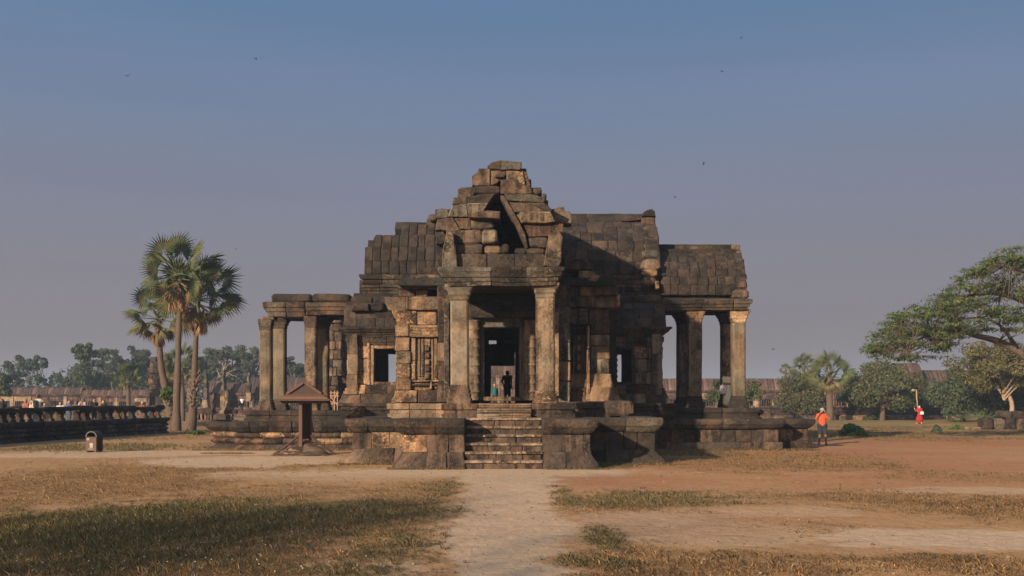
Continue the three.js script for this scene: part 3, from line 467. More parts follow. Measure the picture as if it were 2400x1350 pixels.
  arm('right', 6.3, 2.2, [4.14, 2.84, 4.98, 4.2], [['mid', 'brown', 'grey'], ['grey', 'mid', 'columngrey', 'tan'], ['brown', 'mid', 'brown'], ['dark', 'brown', 'lichen'], ['dark', 'dark', 'brown', 'dark']], () => 11);
  const b = part('window_baluster', temple), pts = []; for (let i = 0; i <= 30; i++) pts.push(new THREE.Vector2(0.055 + 0.02 * Math.cos(i * 1.25), i / 30 * 1.36)); pts.unshift(new THREE.Vector2(0, 0)); pts.push(new THREE.Vector2(0, 1.36));
  const m = mesh('baluster', new THREE.LatheGeometry(pts, 10), stone('brown'), b); m.position.set(U(1444, 46.5), 2.84, -46.5); weather(m);
  // lichen-crusted end stones of the right arm and the finial on its ridge
  const e = part('corner_pier', temple), E = (...a) => BK(K2, e, 'corner_stone', ...a), ro = { amp: 0.05, ch: 0.08, seg: 0.18 };
  E(855, 192, 968, 270, 48.6, 0.9, 'mid', ro); E(862, 270, 972, 345, 48.0, 0.9, 'mid', ro); E(880, 342, 1000, 405, 47.5, 0.9, 'lichen', ro); E(865, 405, 992, 458, 47.3, 0.9, 'lichen', ro); E(858, 458, 998, 530, 47.1, 0.9, 'lichen', ro); E(860, 530, 1008, 612, 46.7, 1, 'mid', ro); E(866, 612, 985, 668, 46.6, 0.9, 'gold', ro); E(870, 668, 968, 735, 46.6, 0.9, 'tan', ro); E(970, 700, 1004, 768, 46.6, 0.9, 'tan', ro);
  PK(K2, e, 'finial_stone', [[862, 192], [872, 160], [905, 140], [940, 132], [962, 148], [970, 192]], 48.5, 0.7, 'dark', { bevel: 0.08 });
  PK(K2, e, 'finial_stone', [[690, 200], [860, 186], [865, 225], [700, 232]], 48.7, 0.5, 'brown');
  const le = part('corner_pier', temple); BK(K1, le, 'corner_stone', 158, 1122, 200, 1190, 46.9, 0.8, 'mid', ro); PK(K1, le, 'corner_stone', [[75, 1275], [90, 1232], [150, 1205], [215, 1220], [215, 1275]], 45.9, 0.9, 'brown', { bevel: 0.07 }); BK(K1, le, 'corner_stone', 232, 1205, 340, 1275, 46.0, 0.8, 'dark', ro);
  BK(K1, le, 'corner_stone', 690, 508, 752, 560, 47.9, 0.8, 'mid', ro);
}
// --- left porch: the beam that still stands
{
  const p = part('porch_beam', temple), n = 'beam_stone', r = { amp: 0.03, ch: 0.05 };
  BK(K5, p, n, 556, 114, 840, 176, 47.35, 0.75, 'dark', { amp: 0.045, ch: 0.09, seg: 0.2 }); BK(K5, p, n, 840, 114, 1112, 174, 47.35, 0.75, 'dark', { amp: 0.04, ch: 0.08, seg: 0.2 });
  const EV = [[0, -0.02], [0.3, 0], [0.36, 0.05], [0.6, 0.07], [0.66, 0.13], [1, 0.15]];
  for (const [a, b, tn] of [[524, 664, 'lichen'], [664, 800, 'brown'], [800, 1112, 'brown']]) BK(K5, p, n, a, 176, b, a === 800 ? 262 : 276, 47.3, 0.8, tn, { ...r, prof: EV, sides: [a === 524 ? 1 : 0, 0, 1, 0] });
  BK(K5, p, n, 484, 274, 578, 300, 47.3, 0.7, 'lichen', r);
  BK(K5, p, n, 622, 268, 900, 302, 50.0, 0.7, 'brown', r); BK(K5, p, n, 900, 262, 1120, 296, 50.0, 0.7, 'dark', r); BK(K5, p, n, 540, 200, 1112, 270, 50.0, 0.6, 'dark', r);
  for (const x of [[-10.8, -10.3], [-8.85, -8.35]]) W(p, n, x[0], x[1], 6.0, 6.35, 48.1, 50, 'dark', r);
  const pil = part('pilaster', temple), s = (...a) => BK(K5, pil, 'pilaster_stone', ...a);   // where the porch meets the arm
  s(1096, 360, 1150, 500, 46.6, 0.6, 'tan', r); s(1098, 500, 1150, 660, 46.6, 0.6, 'mid', r); s(1096, 660, 1152, 800, 46.6, 0.6, 'gold', r); s(1086, 800, 1160, 882, 46.5, 0.7, 'mid', { ...r, prof: FLARE.map(([y, o]) => [y, o * 0.5]), sides: [1, 0, 1, 0] });
}
// --- right porch: its roof is whole
{
  const p = part('porch_roof', temple), n = 'roof_stone', x0 = 6.32, x1 = 9.95;
  vault(p, n, x0, x1, [[47.02, 6.52], [46.98, 6.95], [47.08, 7.32], [47.28, 7.68], [47.58, 8.02], [47.98, 8.34], [48.5, 8.62]], 0.42, ['dark', 'dark', 'brown'], { th: 0.45, jit: 0.25, ch: 0.028 });
  vault(p, n, x0, x1, [[50.88, 6.52], [50.92, 6.95], [50.6, 7.68], [49.92, 8.34], [49.3, 8.62]], 1.5, 'dark', { th: 0.45 });
  BK(K2, p, 'ridge_stone', 1135, 424, 1340, 462, 48.6, 0.9, 'mid', { amp: 0.02 }); BK(K2, p, 'ridge_stone', 1340, 420, 1578, 460, 48.6, 0.9, 'brown', { amp: 0.02 }); BK(K2, p, 'ridge_stone', 1572, 415, 1640, 462, 48.4, 0.9, 'lichen', { amp: 0.04 });
  W(p, 'vault_core', x0 + 0.1, x1 - 0.2, 6.3, 8.1, 47.75, 48.2, 'dark', {}); W(p, 'vault_core', x0 + 0.1, x1 - 0.2, 7.9, 8.65, 48.2, 49.4, 'dark', {}); W(p, 'vault_core', x0 + 0.1, x1 - 0.2, 6.3, 6.6, 47.3, 50.6, 'black', {});
  const e = part('porch_gable', temple), E = (...a) => BK(K2, e, 'gable_stone', ...a), ro = { amp: 0.05, ch: 0.07, seg: 0.16 };
  E(1590, 458, 1652, 520, 48.2, 0.8, 'lichen', ro); E(1598, 520, 1668, 585, 47.7, 0.8, 'lichen', ro); E(1600, 585, 1674, 642, 47.4, 0.8, 'tan', ro); E(1590, 642, 1690, 700, 47.15, 0.8, 'red', ro); E(1575, 700, 1694, 765, 47.0, 0.8, 'red', ro); E(1585, 765, 1708, 846, 46.8, 0.8, 'grey', { ...ro, ch: 0.12 });
  for (const [a, b, c, d] of [[6.4, 7.2, 47.6, 50.5], [7.2, 7.9, 47.8, 50.2], [7.9, 8.6, 48.3, 49.6]]) W(e, 'gable_stone', 9.55, 9.9, a, b, c, d, 'dark', ro);
  const bm = part('porch_beam', temple);
  for (const [a, b, tn] of [[1002, 1335, 'dark'], [1335, 1580, 'brown'], [1580, 1700, 'lichen']]) BK(K2, bm, 'beam_stone', a, 846, b, 932, 46.95, 0.9, tn, { amp: 0.035, seg: 0.15, prof: [[0, -0.04], [0.2, -0.02], [0.25, 0.04], [0.5, 0.06], [0.55, 0.13], [0.9, 0.17], [1, 0.12]], sides: [0, b === 1700 ? 1 : 0, 1, 0] });
  W(bm, 'beam_stone', 6.3, 10.1, 5.95, 6.45, 50.0, 50.7, 'dark', {}); W(bm, 'beam_stone', 9.4, 9.95, 5.95, 6.45, 47.9, 50, 'dark', {}); W(bm, 'beam_stone', 7.5, 8.1, 5.95, 6.45, 47.9, 50, 'dark', {});
}
// --- back hall and back door, seen through the doorway
{
  const w = part('hall_wall', temple), n = 'wall_stone';
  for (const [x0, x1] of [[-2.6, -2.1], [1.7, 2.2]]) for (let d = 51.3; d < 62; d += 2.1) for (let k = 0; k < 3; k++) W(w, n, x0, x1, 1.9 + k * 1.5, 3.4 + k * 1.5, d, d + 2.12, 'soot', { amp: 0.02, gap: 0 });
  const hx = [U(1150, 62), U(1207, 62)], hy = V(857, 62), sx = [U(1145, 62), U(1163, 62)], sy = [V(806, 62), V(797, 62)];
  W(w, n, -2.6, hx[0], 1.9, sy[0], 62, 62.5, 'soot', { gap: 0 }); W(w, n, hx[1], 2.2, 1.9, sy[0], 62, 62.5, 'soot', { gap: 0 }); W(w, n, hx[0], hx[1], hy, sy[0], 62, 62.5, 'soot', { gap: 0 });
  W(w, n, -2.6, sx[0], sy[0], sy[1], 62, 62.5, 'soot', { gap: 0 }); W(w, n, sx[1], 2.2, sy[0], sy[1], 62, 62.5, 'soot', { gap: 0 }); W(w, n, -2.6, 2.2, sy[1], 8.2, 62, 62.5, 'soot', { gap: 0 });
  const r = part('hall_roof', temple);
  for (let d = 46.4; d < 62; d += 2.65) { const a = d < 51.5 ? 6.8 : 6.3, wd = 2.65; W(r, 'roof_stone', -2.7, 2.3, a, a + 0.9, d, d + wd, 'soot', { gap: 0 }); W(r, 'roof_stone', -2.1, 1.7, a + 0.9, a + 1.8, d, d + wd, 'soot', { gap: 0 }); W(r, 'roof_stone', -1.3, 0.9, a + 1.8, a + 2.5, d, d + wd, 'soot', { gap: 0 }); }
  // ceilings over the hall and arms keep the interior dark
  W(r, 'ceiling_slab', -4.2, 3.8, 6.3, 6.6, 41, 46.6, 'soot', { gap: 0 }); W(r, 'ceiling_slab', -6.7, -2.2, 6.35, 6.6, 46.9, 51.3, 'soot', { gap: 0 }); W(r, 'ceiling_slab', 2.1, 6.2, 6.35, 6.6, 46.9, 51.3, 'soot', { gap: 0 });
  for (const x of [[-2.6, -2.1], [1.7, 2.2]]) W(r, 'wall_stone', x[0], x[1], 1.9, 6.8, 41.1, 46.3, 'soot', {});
}
// ---------------------------------------------------------------- vegetation builders
function tube(pts, radii, sides = 8, o = {}) {                        // a tapering limb through pts
  const curve = new THREE.CatmullRomCurve3(pts.map((p) => (p.isVector3 ? p : new THREE.Vector3(...p)))), n = o.n ?? (pts.length - 1) * 5, fr = curve.computeFrenetFrames(n, false), pos = [], uv = [], idx = [], L = curve.getLength();
  for (let i = 0; i <= n; i++) {
    const t = i / n, c = curve.getPointAt(t), k = t * (radii.length - 1), a = Math.min(radii.length - 2, Math.floor(k)), r = lerp(radii[a], radii[a + 1], k - a) * (1 + (o.rings ? 0.07 * Math.cos(t * L * o.rings) : 0));
    for (let j = 0; j <= sides; j++) { const w = j / sides * 6.28318, x = c.clone().addScaledVector(fr.normals[i], Math.cos(w) * r).addScaledVector(fr.binormals[i], Math.sin(w) * r), q = (o.rough ?? 0.08) * r * noise3(x.x * 3 / r * 0.2, x.y * 2, x.z * 3 / r * 0.2); pos.push(x.x + q, x.y, x.z + q); uv.push(j / sides * Math.max(1, Math.round(r * 6)), t * L); }
  }
  for (let i = 0; i < n; i++) for (let j = 0; j < sides; j++) { const a = i * (sides + 1) + j; idx.push(a, a + 1, a + sides + 2, a, a + sides + 2, a + sides + 1); }
  const g = new THREE.BufferGeometry(); g.setAttribute('position', new THREE.Float32BufferAttribute(pos, 3)); g.setAttribute('uv', new THREE.Float32BufferAttribute(uv, 2)); g.setIndex(idx); g.computeVertexNormals(); return g;
}
const barkMap = texture(256, (u, v) => { const k = 0.35 + 0.5 * pf(u, v * 0.5, 8, 4, 2, 1) + 0.15 * Math.cos(v * 6.283 * 8); return [toS(k), toS(k * 0.97), toS(k * 0.93)]; }, true);
const bark = (r, g, b) => { const m = new THREE.MeshStandardMaterial({ map: barkMap, bumpMap: bumpFine, bumpScale: 0.02, roughness: 0.95 }); m.color.setRGB(r, g, b); return m; };
const barkPalm = bark(0.135, 0.095, 0.075), barkGrey = bark(0.14, 0.115, 0.095), barkPale = bark(0.42, 0.32, 0.24), barkDark = bark(0.13, 0.1, 0.08);
const foliage = (t = 0.3) => new THREE.MeshPhysicalMaterial({ vertexColors: true, roughness: 0.85, transmission: t, thickness: 0, side: THREE.DoubleSide, specularIntensity: 0.35 });
const leafy = foliage(0.25);
// clusters: [[x, y, z, rx, ry, rz], ...]; colours: [[r, g, b], ...]
function crownGeo(clusters, n, size, colours, o = {}) {
  const pos = [], col = [], tot = clusters.reduce((s, c) => s + c[3] * c[4] + c[3] * c[5], 0), nrm = new THREE.Vector3(), ax = new THREE.Vector3(), b = new THREE.Vector3(), p = new THREE.Vector3();
  for (const c of clusters) {
    const k = Math.max(3, Math.round(n * (c[3] * c[4] + c[3] * c[5]) / tot)), tone = rr(0.75, 1.25);
    for (let i = 0; i < k; i++) {
      const th = rr(0, 6.2832), cz = rr(-1, 1), s = Math.sqrt(1 - cz * cz), rad = Math.pow(rr(0.12, 1), o.shell ?? 0.4);
      const dx = Math.cos(th) * s, dy = cz, dz = Math.sin(th) * s; p.set(c[0] + dx * c[3] * rad, c[1] + dy * c[4] * rad * (dy < 0 ? o.under ?? 0.7 : 1), c[2] + dz * c[5] * rad);
      nrm.set(dx + rr(-1, 1), dy + (o.flat ?? 0.4) + rr(-0.8, 0.8), dz + rr(-1, 1)).normalize(); ax.set(rr(-1, 1), rr(-0.7, 0.25), rr(-1, 1)).cross(nrm).normalize(); b.crossVectors(nrm, ax);
      const L = size * rr(0.6, 1.35), w = L * (o.wide ?? 0.42), q = pick(colours), t = tone * rr(0.75, 1.3);
      const A = p.clone().addScaledVector(ax, -L / 2), Cc = p.clone().addScaledVector(ax, L / 2).addScaledVector(nrm, -L * 0.12), D = p.clone().addScaledVector(b, w / 2), E = p.clone().addScaledVector(b, -w / 2);
      for (const v of [A, E, D, D, E, Cc]) { pos.push(v.x, v.y, v.z); col.push(q[0] * t, q[1] * t, q[2] * t); }
    }
  }
  const g = new THREE.BufferGeometry(); g.setAttribute('position', new THREE.Float32BufferAttribute(pos, 3)); g.setAttribute('color', new THREE.Float32BufferAttribute(col, 3)); g.computeVertexNormals(); return g;
}
function blobs(n, rx, ry, rz, cr, flatBottom = -0.5) { const a = []; for (let i = 0; i < n; i++) { const th = rr(0, 6.28), cz = rr(flatBottom, 1), s = Math.sqrt(Math.max(0.05, 1 - cz * cz)), k = Math.pow(rr(0.15, 1), 0.45), r = cr * rr(0.6, 1.3); a.push([Math.cos(th) * s * rx * k, cz * ry * k, Math.sin(th) * s * rz * k, r, r * 0.75, r]); } return a; }
const GREY_GREEN = [[0.05, 0.068, 0.04], [0.06, 0.075, 0.045], [0.042, 0.06, 0.04], [0.075, 0.078, 0.045]], OLIVE = [[0.085, 0.09, 0.035], [0.11, 0.1, 0.04], [0.06, 0.075, 0.03], [0.13, 0.1, 0.045]], DEEP = [[0.04, 0.07, 0.035], [0.055, 0.08, 0.035], [0.03, 0.055, 0.035], [0.075, 0.085, 0.035]], FRESH = [[0.07, 0.13, 0.03], [0.1, 0.15, 0.04], [0.05, 0.1, 0.03]];
// a broad-leaved tree: base on the ground at pixel column px and distance d; cy, hw, hh: crown centre and half sizes in pixels
function tree(name, label, px, d, cy, hw, hh, colours, o = {}) {
  const t = thing(name, label, 'tree', [U(px, d), -0.05, -d], 0, o.group), s = d / FOCAL, H = V(cy, d), rx = hw * s * 1.12, ry = hh * s * 1.12, lean = (o.lean ?? 0) * s;
  const cl = blobs(o.blobs ?? 26, rx * 0.85, ry * 0.85, rx * 0.8, Math.min(rx, ry) * (o.cr ?? 0.42), o.fb).map(([x, y, z, ...r]) => [x + lean, y + H, z, ...r]), tr = o.tr ?? 0.016 * H + 0.08;
  const limbs = [tube([[0, 0, 0], [rr(-0.1, 0.1) * rx + (o.bend ?? 0), H * 0.35, 0], [lean * 0.7, H * 0.75, 0], [lean, H + ry * 0.3, 0]], [tr * 1.25, tr, tr * 0.6, tr * 0.25], 7)];
  for (let i = 0; i < (o.limbs ?? 6); i++) { const c = pick(cl), b = H * rr(0.4, 0.8); limbs.push(tube([[lean * 0.5, b, 0], [c[0] * 0.5 + lean * 0.2, lerp(b, c[1], 0.6), c[2] * 0.5], [c[0], c[1], c[2]]], [tr * 0.5, tr * 0.3, tr * 0.1], 5, { n: 6 })); }
  mesh('trunk', mergeGeometries(limbs), o.bark ?? barkGrey, t); mesh('crown', crownGeo(cl, o.n ?? 2600, o.leaf ?? 0.3, colours, o), leafy, t); return t;
}
// ---------------------------------------------------------------- fan palms
function fanGeo(petiole, R, span, segs, droop, fold, colours) {
  const pos = [], col = [], tri = (a, b, c, q) => { for (const p of [a, b, c]) { pos.push(...p); col.push(...q); } };
  const pw = 0.035, sag = 0.14 * petiole, q0 = colours[1], st = 4;
  for (let i = 0; i < st; i++) { const a = i / st, b = (i + 1) / st, f = (t) => [t * petiole, -sag * t * t, 0], A = f(a), B2 = f(b), w = pw * (1.6 - a); for (const [u, v] of [[[0, w, 0], [0, 0, w]], [[0, 0, w], [0, -w, 0]], [[0, -w, 0], [0, 0, -w]], [[0, 0, -w], [0, w, 0]]]) { const add = (p, r, k) => [p[0], p[1] + r[1] * k, p[2] + r[2] * k]; tri(add(A, u, 1), add(A, v, 1), add(B2, v, 0.8), q0); tri(add(A, u, 1), add(B2, v, 0.8), add(B2, u, 0.8), q0); } }
  for (let i = 0; i < segs; i++) {
    const a = (i + 0.5) / segs - 0.5, half = span / segs * 0.5, m = a * span, r = R * (0.78 + 0.22 * Math.cos(a * 2.6)) * rr(0.9, 1.06), q = pick(colours), k = rr(0.8, 1.2), qq = q.map((v) => v * k);
    const pt = (ang, rad, up) => { const t = rad / R, z = Math.sin(ang) * rad * fold; return [petiole + Math.cos(ang) * rad * 0.96, -sag + up - droop * t * t * (0.5 + Math.abs(a)), z]; };
    const O = pt(m, 0.04, 0), L = pt(m - half, r * 0.5, -0.03), Rr = pt(m + half, r * 0.5, -0.03), M = pt(m, r * 0.56, 0.03), T = pt(m + rr(-0.03, 0.03), r, -droop * rr(0.1, 0.5));
    tri(O, L, M, qq); tri(O, M, Rr, qq); tri(L, T, M, qq); tri(M, T, Rr, qq);
  }
  const g = new THREE.BufferGeometry(); g.setAttribute('position', new THREE.Float32BufferAttribute(pos, 3)); g.setAttribute('color', new THREE.Float32BufferAttribute(col, 3)); g.computeVertexNormals(); return g;
}
const LIVE = [[0.06, 0.09, 0.035], [0.085, 0.1, 0.038], [0.045, 0.075, 0.035], [0.12, 0.11, 0.045]], SERE = [[0.36, 0.22, 0.12], [0.28, 0.16, 0.09], [0.42, 0.27, 0.16], [0.2, 0.13, 0.075]], HALF = [[0.15, 0.13, 0.05], [0.23, 0.17, 0.075], [0.1, 0.11, 0.04]];
const fanLive = [0, 1, 2, 3].map((i) => fanGeo(1.55 + i * 0.1, 1.28, 4.0 + i * 0.25, 24, 0.2 + i * 0.12, 1, LIVE)), fanHalf = [0, 1].map((i) => fanGeo(1.15, 1.2, 3.6, 18, 0.45, 0.9, HALF)), fanDead = [0, 1, 2].map((i) => fanGeo(1.0, 1.05, 2.4, 16, 0.5, 0.38, SERE));
const frondMat = foliage(0.22), deadMat = foliage(0.1);
function palmCrown(parent, c, k, nLive, nHalf, nDead, yaw0 = 0) {
  const crown = part('crown', parent, [c.x, c.y, c.z]);
  const add = (geo, mat, yaw, el, roll, s, y) => { const f = mesh('frond', geo, mat, crown); f.rotation.order = 'YZX'; f.rotation.set(roll, yaw, el); f.scale.setScalar(s * k); f.position.y = y * k; };
  for (let i = 0; i < nLive; i++) { const t = i / nLive; add(pick(fanLive), frondMat, yaw0 + i * 2.39996 + rr(-0.2, 0.2), lerp(1.45, -0.35, Math.pow(t, 0.85)) + rr(-0.12, 0.12), pick([-1, 1]) * rr(0.35, 1.45), rr(0.85, 1.1), 0.35 * (1 - t)); }
  for (let i = 0; i < nHalf; i++) add(pick(fanHalf), frondMat, yaw0 + i * 2.39996 + 1, rr(-0.85, -0.25), pick([-1, 1]) * rr(0.3, 1.4), rr(0.8, 1), -0.2);
  for (let i = 0; i < nDead; i++) add(pick(fanDead), deadMat, yaw0 + i * 2.39996 + 2, rr(-1.45, -0.95), rr(-0.8, 0.8), rr(0.7, 1), -0.35);
  return crown;
}
function fanPalm(label, base, path, radii, d, k, counts, o = {}) {
  const b = at(base[0], base[1], d); b.y = -0.05; const t = thing('fan_palm', label, 'palm tree', b.toArray(), 0, o.group), pts = [[0, 0, 0], ...path.map(([px, py, dz]) => { const p = at(px, py, d + (dz ?? 0)).sub(b); return [p.x, p.y, p.z]; })];
  mesh('trunk', tube(pts, radii, 10, { rings: 26, n: 40, rough: 0.12 }), o.bark ?? barkPalm, t);
  palmCrown(t, new THREE.Vector3(...pts[pts.length - 1]), k, ...counts, rr(0, 6)); return t;
}
// ---------------------------------------------------------------- the galleries behind
function gallery(label, px0, px1, yr, ye, d, o = {}) {                // ridge and eave heights in pixels
  const x0 = U(px0, d), x1 = U(px1, d), R = V(yr, d), E = V(ye, d), t = thing('stone_gallery', label, 'gallery', [x0, 0, -d]), L = x1 - x0, dep = o.deep ?? (R - E) * 1.15;
  const nx = Math.round(L / 0.09), nv = 12, pos = [], uv = [], idx = [];
  for (let j = 0; j <= nv; j++) for (let i = 0; i <= nx; i++) { const s = j / nv * 2 - 1, x = i / nx * L, rib = 0.06 * Math.abs(Math.cos(x * Math.PI / 0.42)), a = Math.abs(s), y = E + (R - E) * (1 - Math.pow(a, 2.3)) + rib * (1 - a * 0.3), z = -dep + s * -dep * -1; pos.push(x, y, z + (s > 0 ? rib : -rib)); uv.push(x, y + z); }
  for (let j = 0; j < nv; j++) for (let i = 0; i < nx; i++) { const a = j * (nx + 1) + i; idx.push(a, a + nx + 1, a + 1, a + 1, a + nx + 1, a + nx + 2); }
  const g = new THREE.BufferGeometry(); g.setAttribute('position', new THREE.Float32BufferAttribute(pos, 3)); g.setAttribute('uv', new THREE.Float32BufferAttribute(uv, 2)); g.setIndex(idx.reverse()); g.computeVertexNormals();
  weather(mesh('roof', g, stone('far'), t), 0.6);
  const blk = (name, a, b, c, e, z0, z1, tone, oo = {}) => { const m = mesh(name, blockGeo(b - a, e - c, z1 - z0, { amp: 0.03, seg: 0.6, ...oo }), stone(tone), t); m.position.set((a + b) / 2, c, -(z0 + z1) / 2); return weather(m, 0.9); };
  blk('eave', 0, L, E - 0.28, E + 0.02, -0.1, 0.5, 'far', { prof: EAVE.map(([y, u]) => [y, u * 0.5]), sides: [0, 0, 1, 0] });
  const bays = Math.max(1, Math.round(L / (o.bay ?? 2.5))), bw = L / bays, y0 = o.base ?? 1.2, top = E - 0.28, sill = y0 + (top - y0) * 0.12, lint = y0 + (top - y0) * 0.55;
  blk('plinth', -0.2, L + 0.2, -0.1, y0, -0.5, 1.4, 'far', { prof: MOULD, sides: [1, 1, 1, 0] });
  for (let i = 0; i < bays; i++) {
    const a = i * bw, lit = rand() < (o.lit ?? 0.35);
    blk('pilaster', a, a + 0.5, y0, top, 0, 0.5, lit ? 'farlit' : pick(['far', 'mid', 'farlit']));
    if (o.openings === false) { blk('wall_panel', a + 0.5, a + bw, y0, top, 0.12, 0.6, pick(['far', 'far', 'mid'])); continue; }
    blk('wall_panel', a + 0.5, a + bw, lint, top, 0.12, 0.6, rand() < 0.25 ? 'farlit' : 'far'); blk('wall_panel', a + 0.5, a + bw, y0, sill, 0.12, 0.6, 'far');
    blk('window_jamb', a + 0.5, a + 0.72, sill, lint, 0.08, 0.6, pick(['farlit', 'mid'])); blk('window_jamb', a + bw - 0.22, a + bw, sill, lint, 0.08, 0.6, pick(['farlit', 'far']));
    const nb = Math.max(2, Math.floor((bw - 0.94) / 0.3)); for (let k = 0; k < nb; k++) { const x = a + 0.72 + (k + 0.5) * (bw - 0.94) / nb; blk('window_baluster', x - 0.07, x + 0.07, sill, lint, 0.2, 0.34, pick(['far', 'mid']), { amp: 0.01, seg: 2 }); }
  }
  blk('wall', 0, L, y0, top, 2 * dep - 0.4, 2 * dep, 'far'); return t;
}
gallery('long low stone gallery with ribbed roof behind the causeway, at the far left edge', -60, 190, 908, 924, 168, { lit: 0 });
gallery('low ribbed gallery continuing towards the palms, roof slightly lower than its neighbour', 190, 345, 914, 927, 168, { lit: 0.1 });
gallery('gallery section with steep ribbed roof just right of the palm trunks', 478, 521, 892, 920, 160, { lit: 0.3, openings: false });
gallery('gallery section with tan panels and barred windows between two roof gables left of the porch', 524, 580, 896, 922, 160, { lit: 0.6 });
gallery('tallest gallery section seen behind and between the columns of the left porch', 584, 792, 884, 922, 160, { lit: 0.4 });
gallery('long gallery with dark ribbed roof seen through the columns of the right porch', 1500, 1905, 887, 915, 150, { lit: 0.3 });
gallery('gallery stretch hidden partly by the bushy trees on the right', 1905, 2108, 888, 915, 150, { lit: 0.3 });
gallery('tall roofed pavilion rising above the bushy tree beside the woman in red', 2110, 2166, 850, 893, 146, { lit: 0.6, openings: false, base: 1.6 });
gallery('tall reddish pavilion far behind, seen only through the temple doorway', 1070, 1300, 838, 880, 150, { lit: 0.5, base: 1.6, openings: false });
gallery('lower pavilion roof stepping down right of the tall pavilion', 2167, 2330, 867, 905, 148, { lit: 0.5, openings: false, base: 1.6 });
{ // gable posts between the roof sections
  for (const [px, y0, y1, lab] of [[481, 878, 962, 'thin broken gable post left of the steep gallery roof'], [522, 866, 955, 'tall pale gable post between two ribbed gallery roofs'], [582, 873, 940, 'narrow lichen-spotted gable post just left of the porch columns']]) {
    const t = thing('gable_post', lab, 'stone post'), h = [0, 0.3, 0.62, 1]; for (let k = 0; k < 3; k++) { const w = [11, 8, 5][k]; B(t, 'post_stone', px - w / 2, lerp(y1, y0, h[k + 1]), px + w / 2, lerp(y1, y0, h[k]), 158, 1.2, k === 0 ? 'farlit' : 'lichen', { amp: 0.12 }); }
  }
}
{ // ruined tower behind the palms and the one behind the left porch
  const t = thing('ruined_tower', 'crumbling stone tower with reddish doorway lintel behind the leaning palm', 'tower');
  const rows = [[838, 352, 388], [850, 350, 392], [862, 346, 392], [874, 344, 396], [888, 346, 396], [902, 350, 392], [914, 344, 398]];
  rows.forEach(([y, a, b], k) => { const c = cuts(a, b, 13); for (let i = 0; i + 1 < c.length; i++) B(t, 'tower_stone', c[i], y - rr(0, 3), c[i + 1], (rows[k + 1] ?? [924])[0], 140 + rr(-0.4, 0.4), 3, k > 3 ? pick(['tan', 'red', 'mid']) : pick(['dark', 'brown', 'dark', 'mid', 'tan']), { amp: 0.1, ch: 0.09 }); });
  B(t, 'door_jamb', 342, 922, 350, 965, 139, 1, 'mid'); B(t, 'door_jamb', 352, 926, 358, 965, 139.4, 1, 'brown'); B(t, 'door_jamb', 384, 922, 396, 965, 139, 1, 'tan'); B(t, 'lintel', 350, 920, 394, 930, 138.8, 1, 'brown'); B(t, 'doorway_recess', 345, 924, 396, 968, 143, 1, 'black');
  const u = thing('stone_tower', 'tall weathered stone tower with carved courses seen between left porch and temple wall', 'tower');
  const ys = [738, 758, 776, 800, 820, 842, 862, 882, 904, 930, 965];
  for (let k = 0; k + 1 < ys.length; k++) { const low = k > 6, x0 = 750, x1 = low ? 792 - (k - 7) * 3 : 800, c = cuts(x0, x1, 17, 0.35); for (let i = 0; i + 1 < c.length; i++) B(u, 'tower_stone', c[i], ys[k] + rr(-1, 1), c[i + 1], ys[k + 1], 78 + rr(-0.12, 0.12), 2, pick(k % 2 ? ['brown', 'dark', 'mid', 'lichen'] : ['tan', 'mid', 'brown', 'lichen']), { amp: 0.06, ch: 0.06, seg: 0.2 }); }
  for (let k = 0; k < 7; k++) { const c = cuts(800, 838, 15, 0.3); for (let i = 0; i + 1 < c.length; i++) B(u, 'recess_stone', c[i], ys[k] + rr(-1, 1), c[i + 1], ys[k + 1], 79.3 + rr(-0.15, 0.15), 2, pick(['dark', 'grey', 'mid', 'brown']), { amp: 0.06, seg: 0.2 }); }
  B(u, 'recess_wall', 786, 880, 845, 966, 81, 0.5, 'dark'); PK((x, y) => [750 + x / 6.133, 730 + y / 6.133], u, 'arch_stone', [[100, 960], [180, 950], [300, 890], [380, 1000], [400, 1040], [320, 1030], [240, 1020], [200, 1000]], 78.4, 1.4, 'dark');
  const sc = thing('scaffolding', 'small timber scaffolding frame at the foot of the tower beside the sign roof', 'scaffolding'), wood = new THREE.MeshStandardMaterial({ color: 0x8d6f58, roughness: 0.8 });
  const bar = (a, b) => { const p = at(...a, 76), q = at(...b, 76); mesh('pole', tube([p, p.clone().lerp(q, 0.5), q], [0.04, 0.04], 6, { n: 3 }), wood, sc); };
  for (const x of [776, 784, 791]) bar([x, 916], [x, 975]); for (const y of [921, 928, 945]) bar([773, y], [794, y]); bar([776, 955], [790, 922]); bar([776, 930], [791, 950]);
}
{ // low terrace in front of the right gallery
  const t = thing('stone_terrace', 'low dark moulded terrace running in front of the right gallery behind the trees', 'terrace');
  for (const [a, b, dd, tn] of [[1740, 1960, 128, 'dark'], [1960, 2140, 128, 'brown'], [2140, 2260, 131, 'dark']]) { B(t, 'terrace_stone', a, 955, b, 963, dd, 3, tn, { amp: 0.08, seg: 0.5, prof: MOULD }); B(t, 'terrace_stone', a, 963, b, 973, dd - 0.8, 4, tn, { amp: 0.08, seg: 0.5, prof: MOULD }); B(t, 'terrace_stone', a + 12, 973, b, 985, dd - 1.2, 4, pick(['tan', 'mid']), { amp: 0.06, seg: 0.5 }); }
}
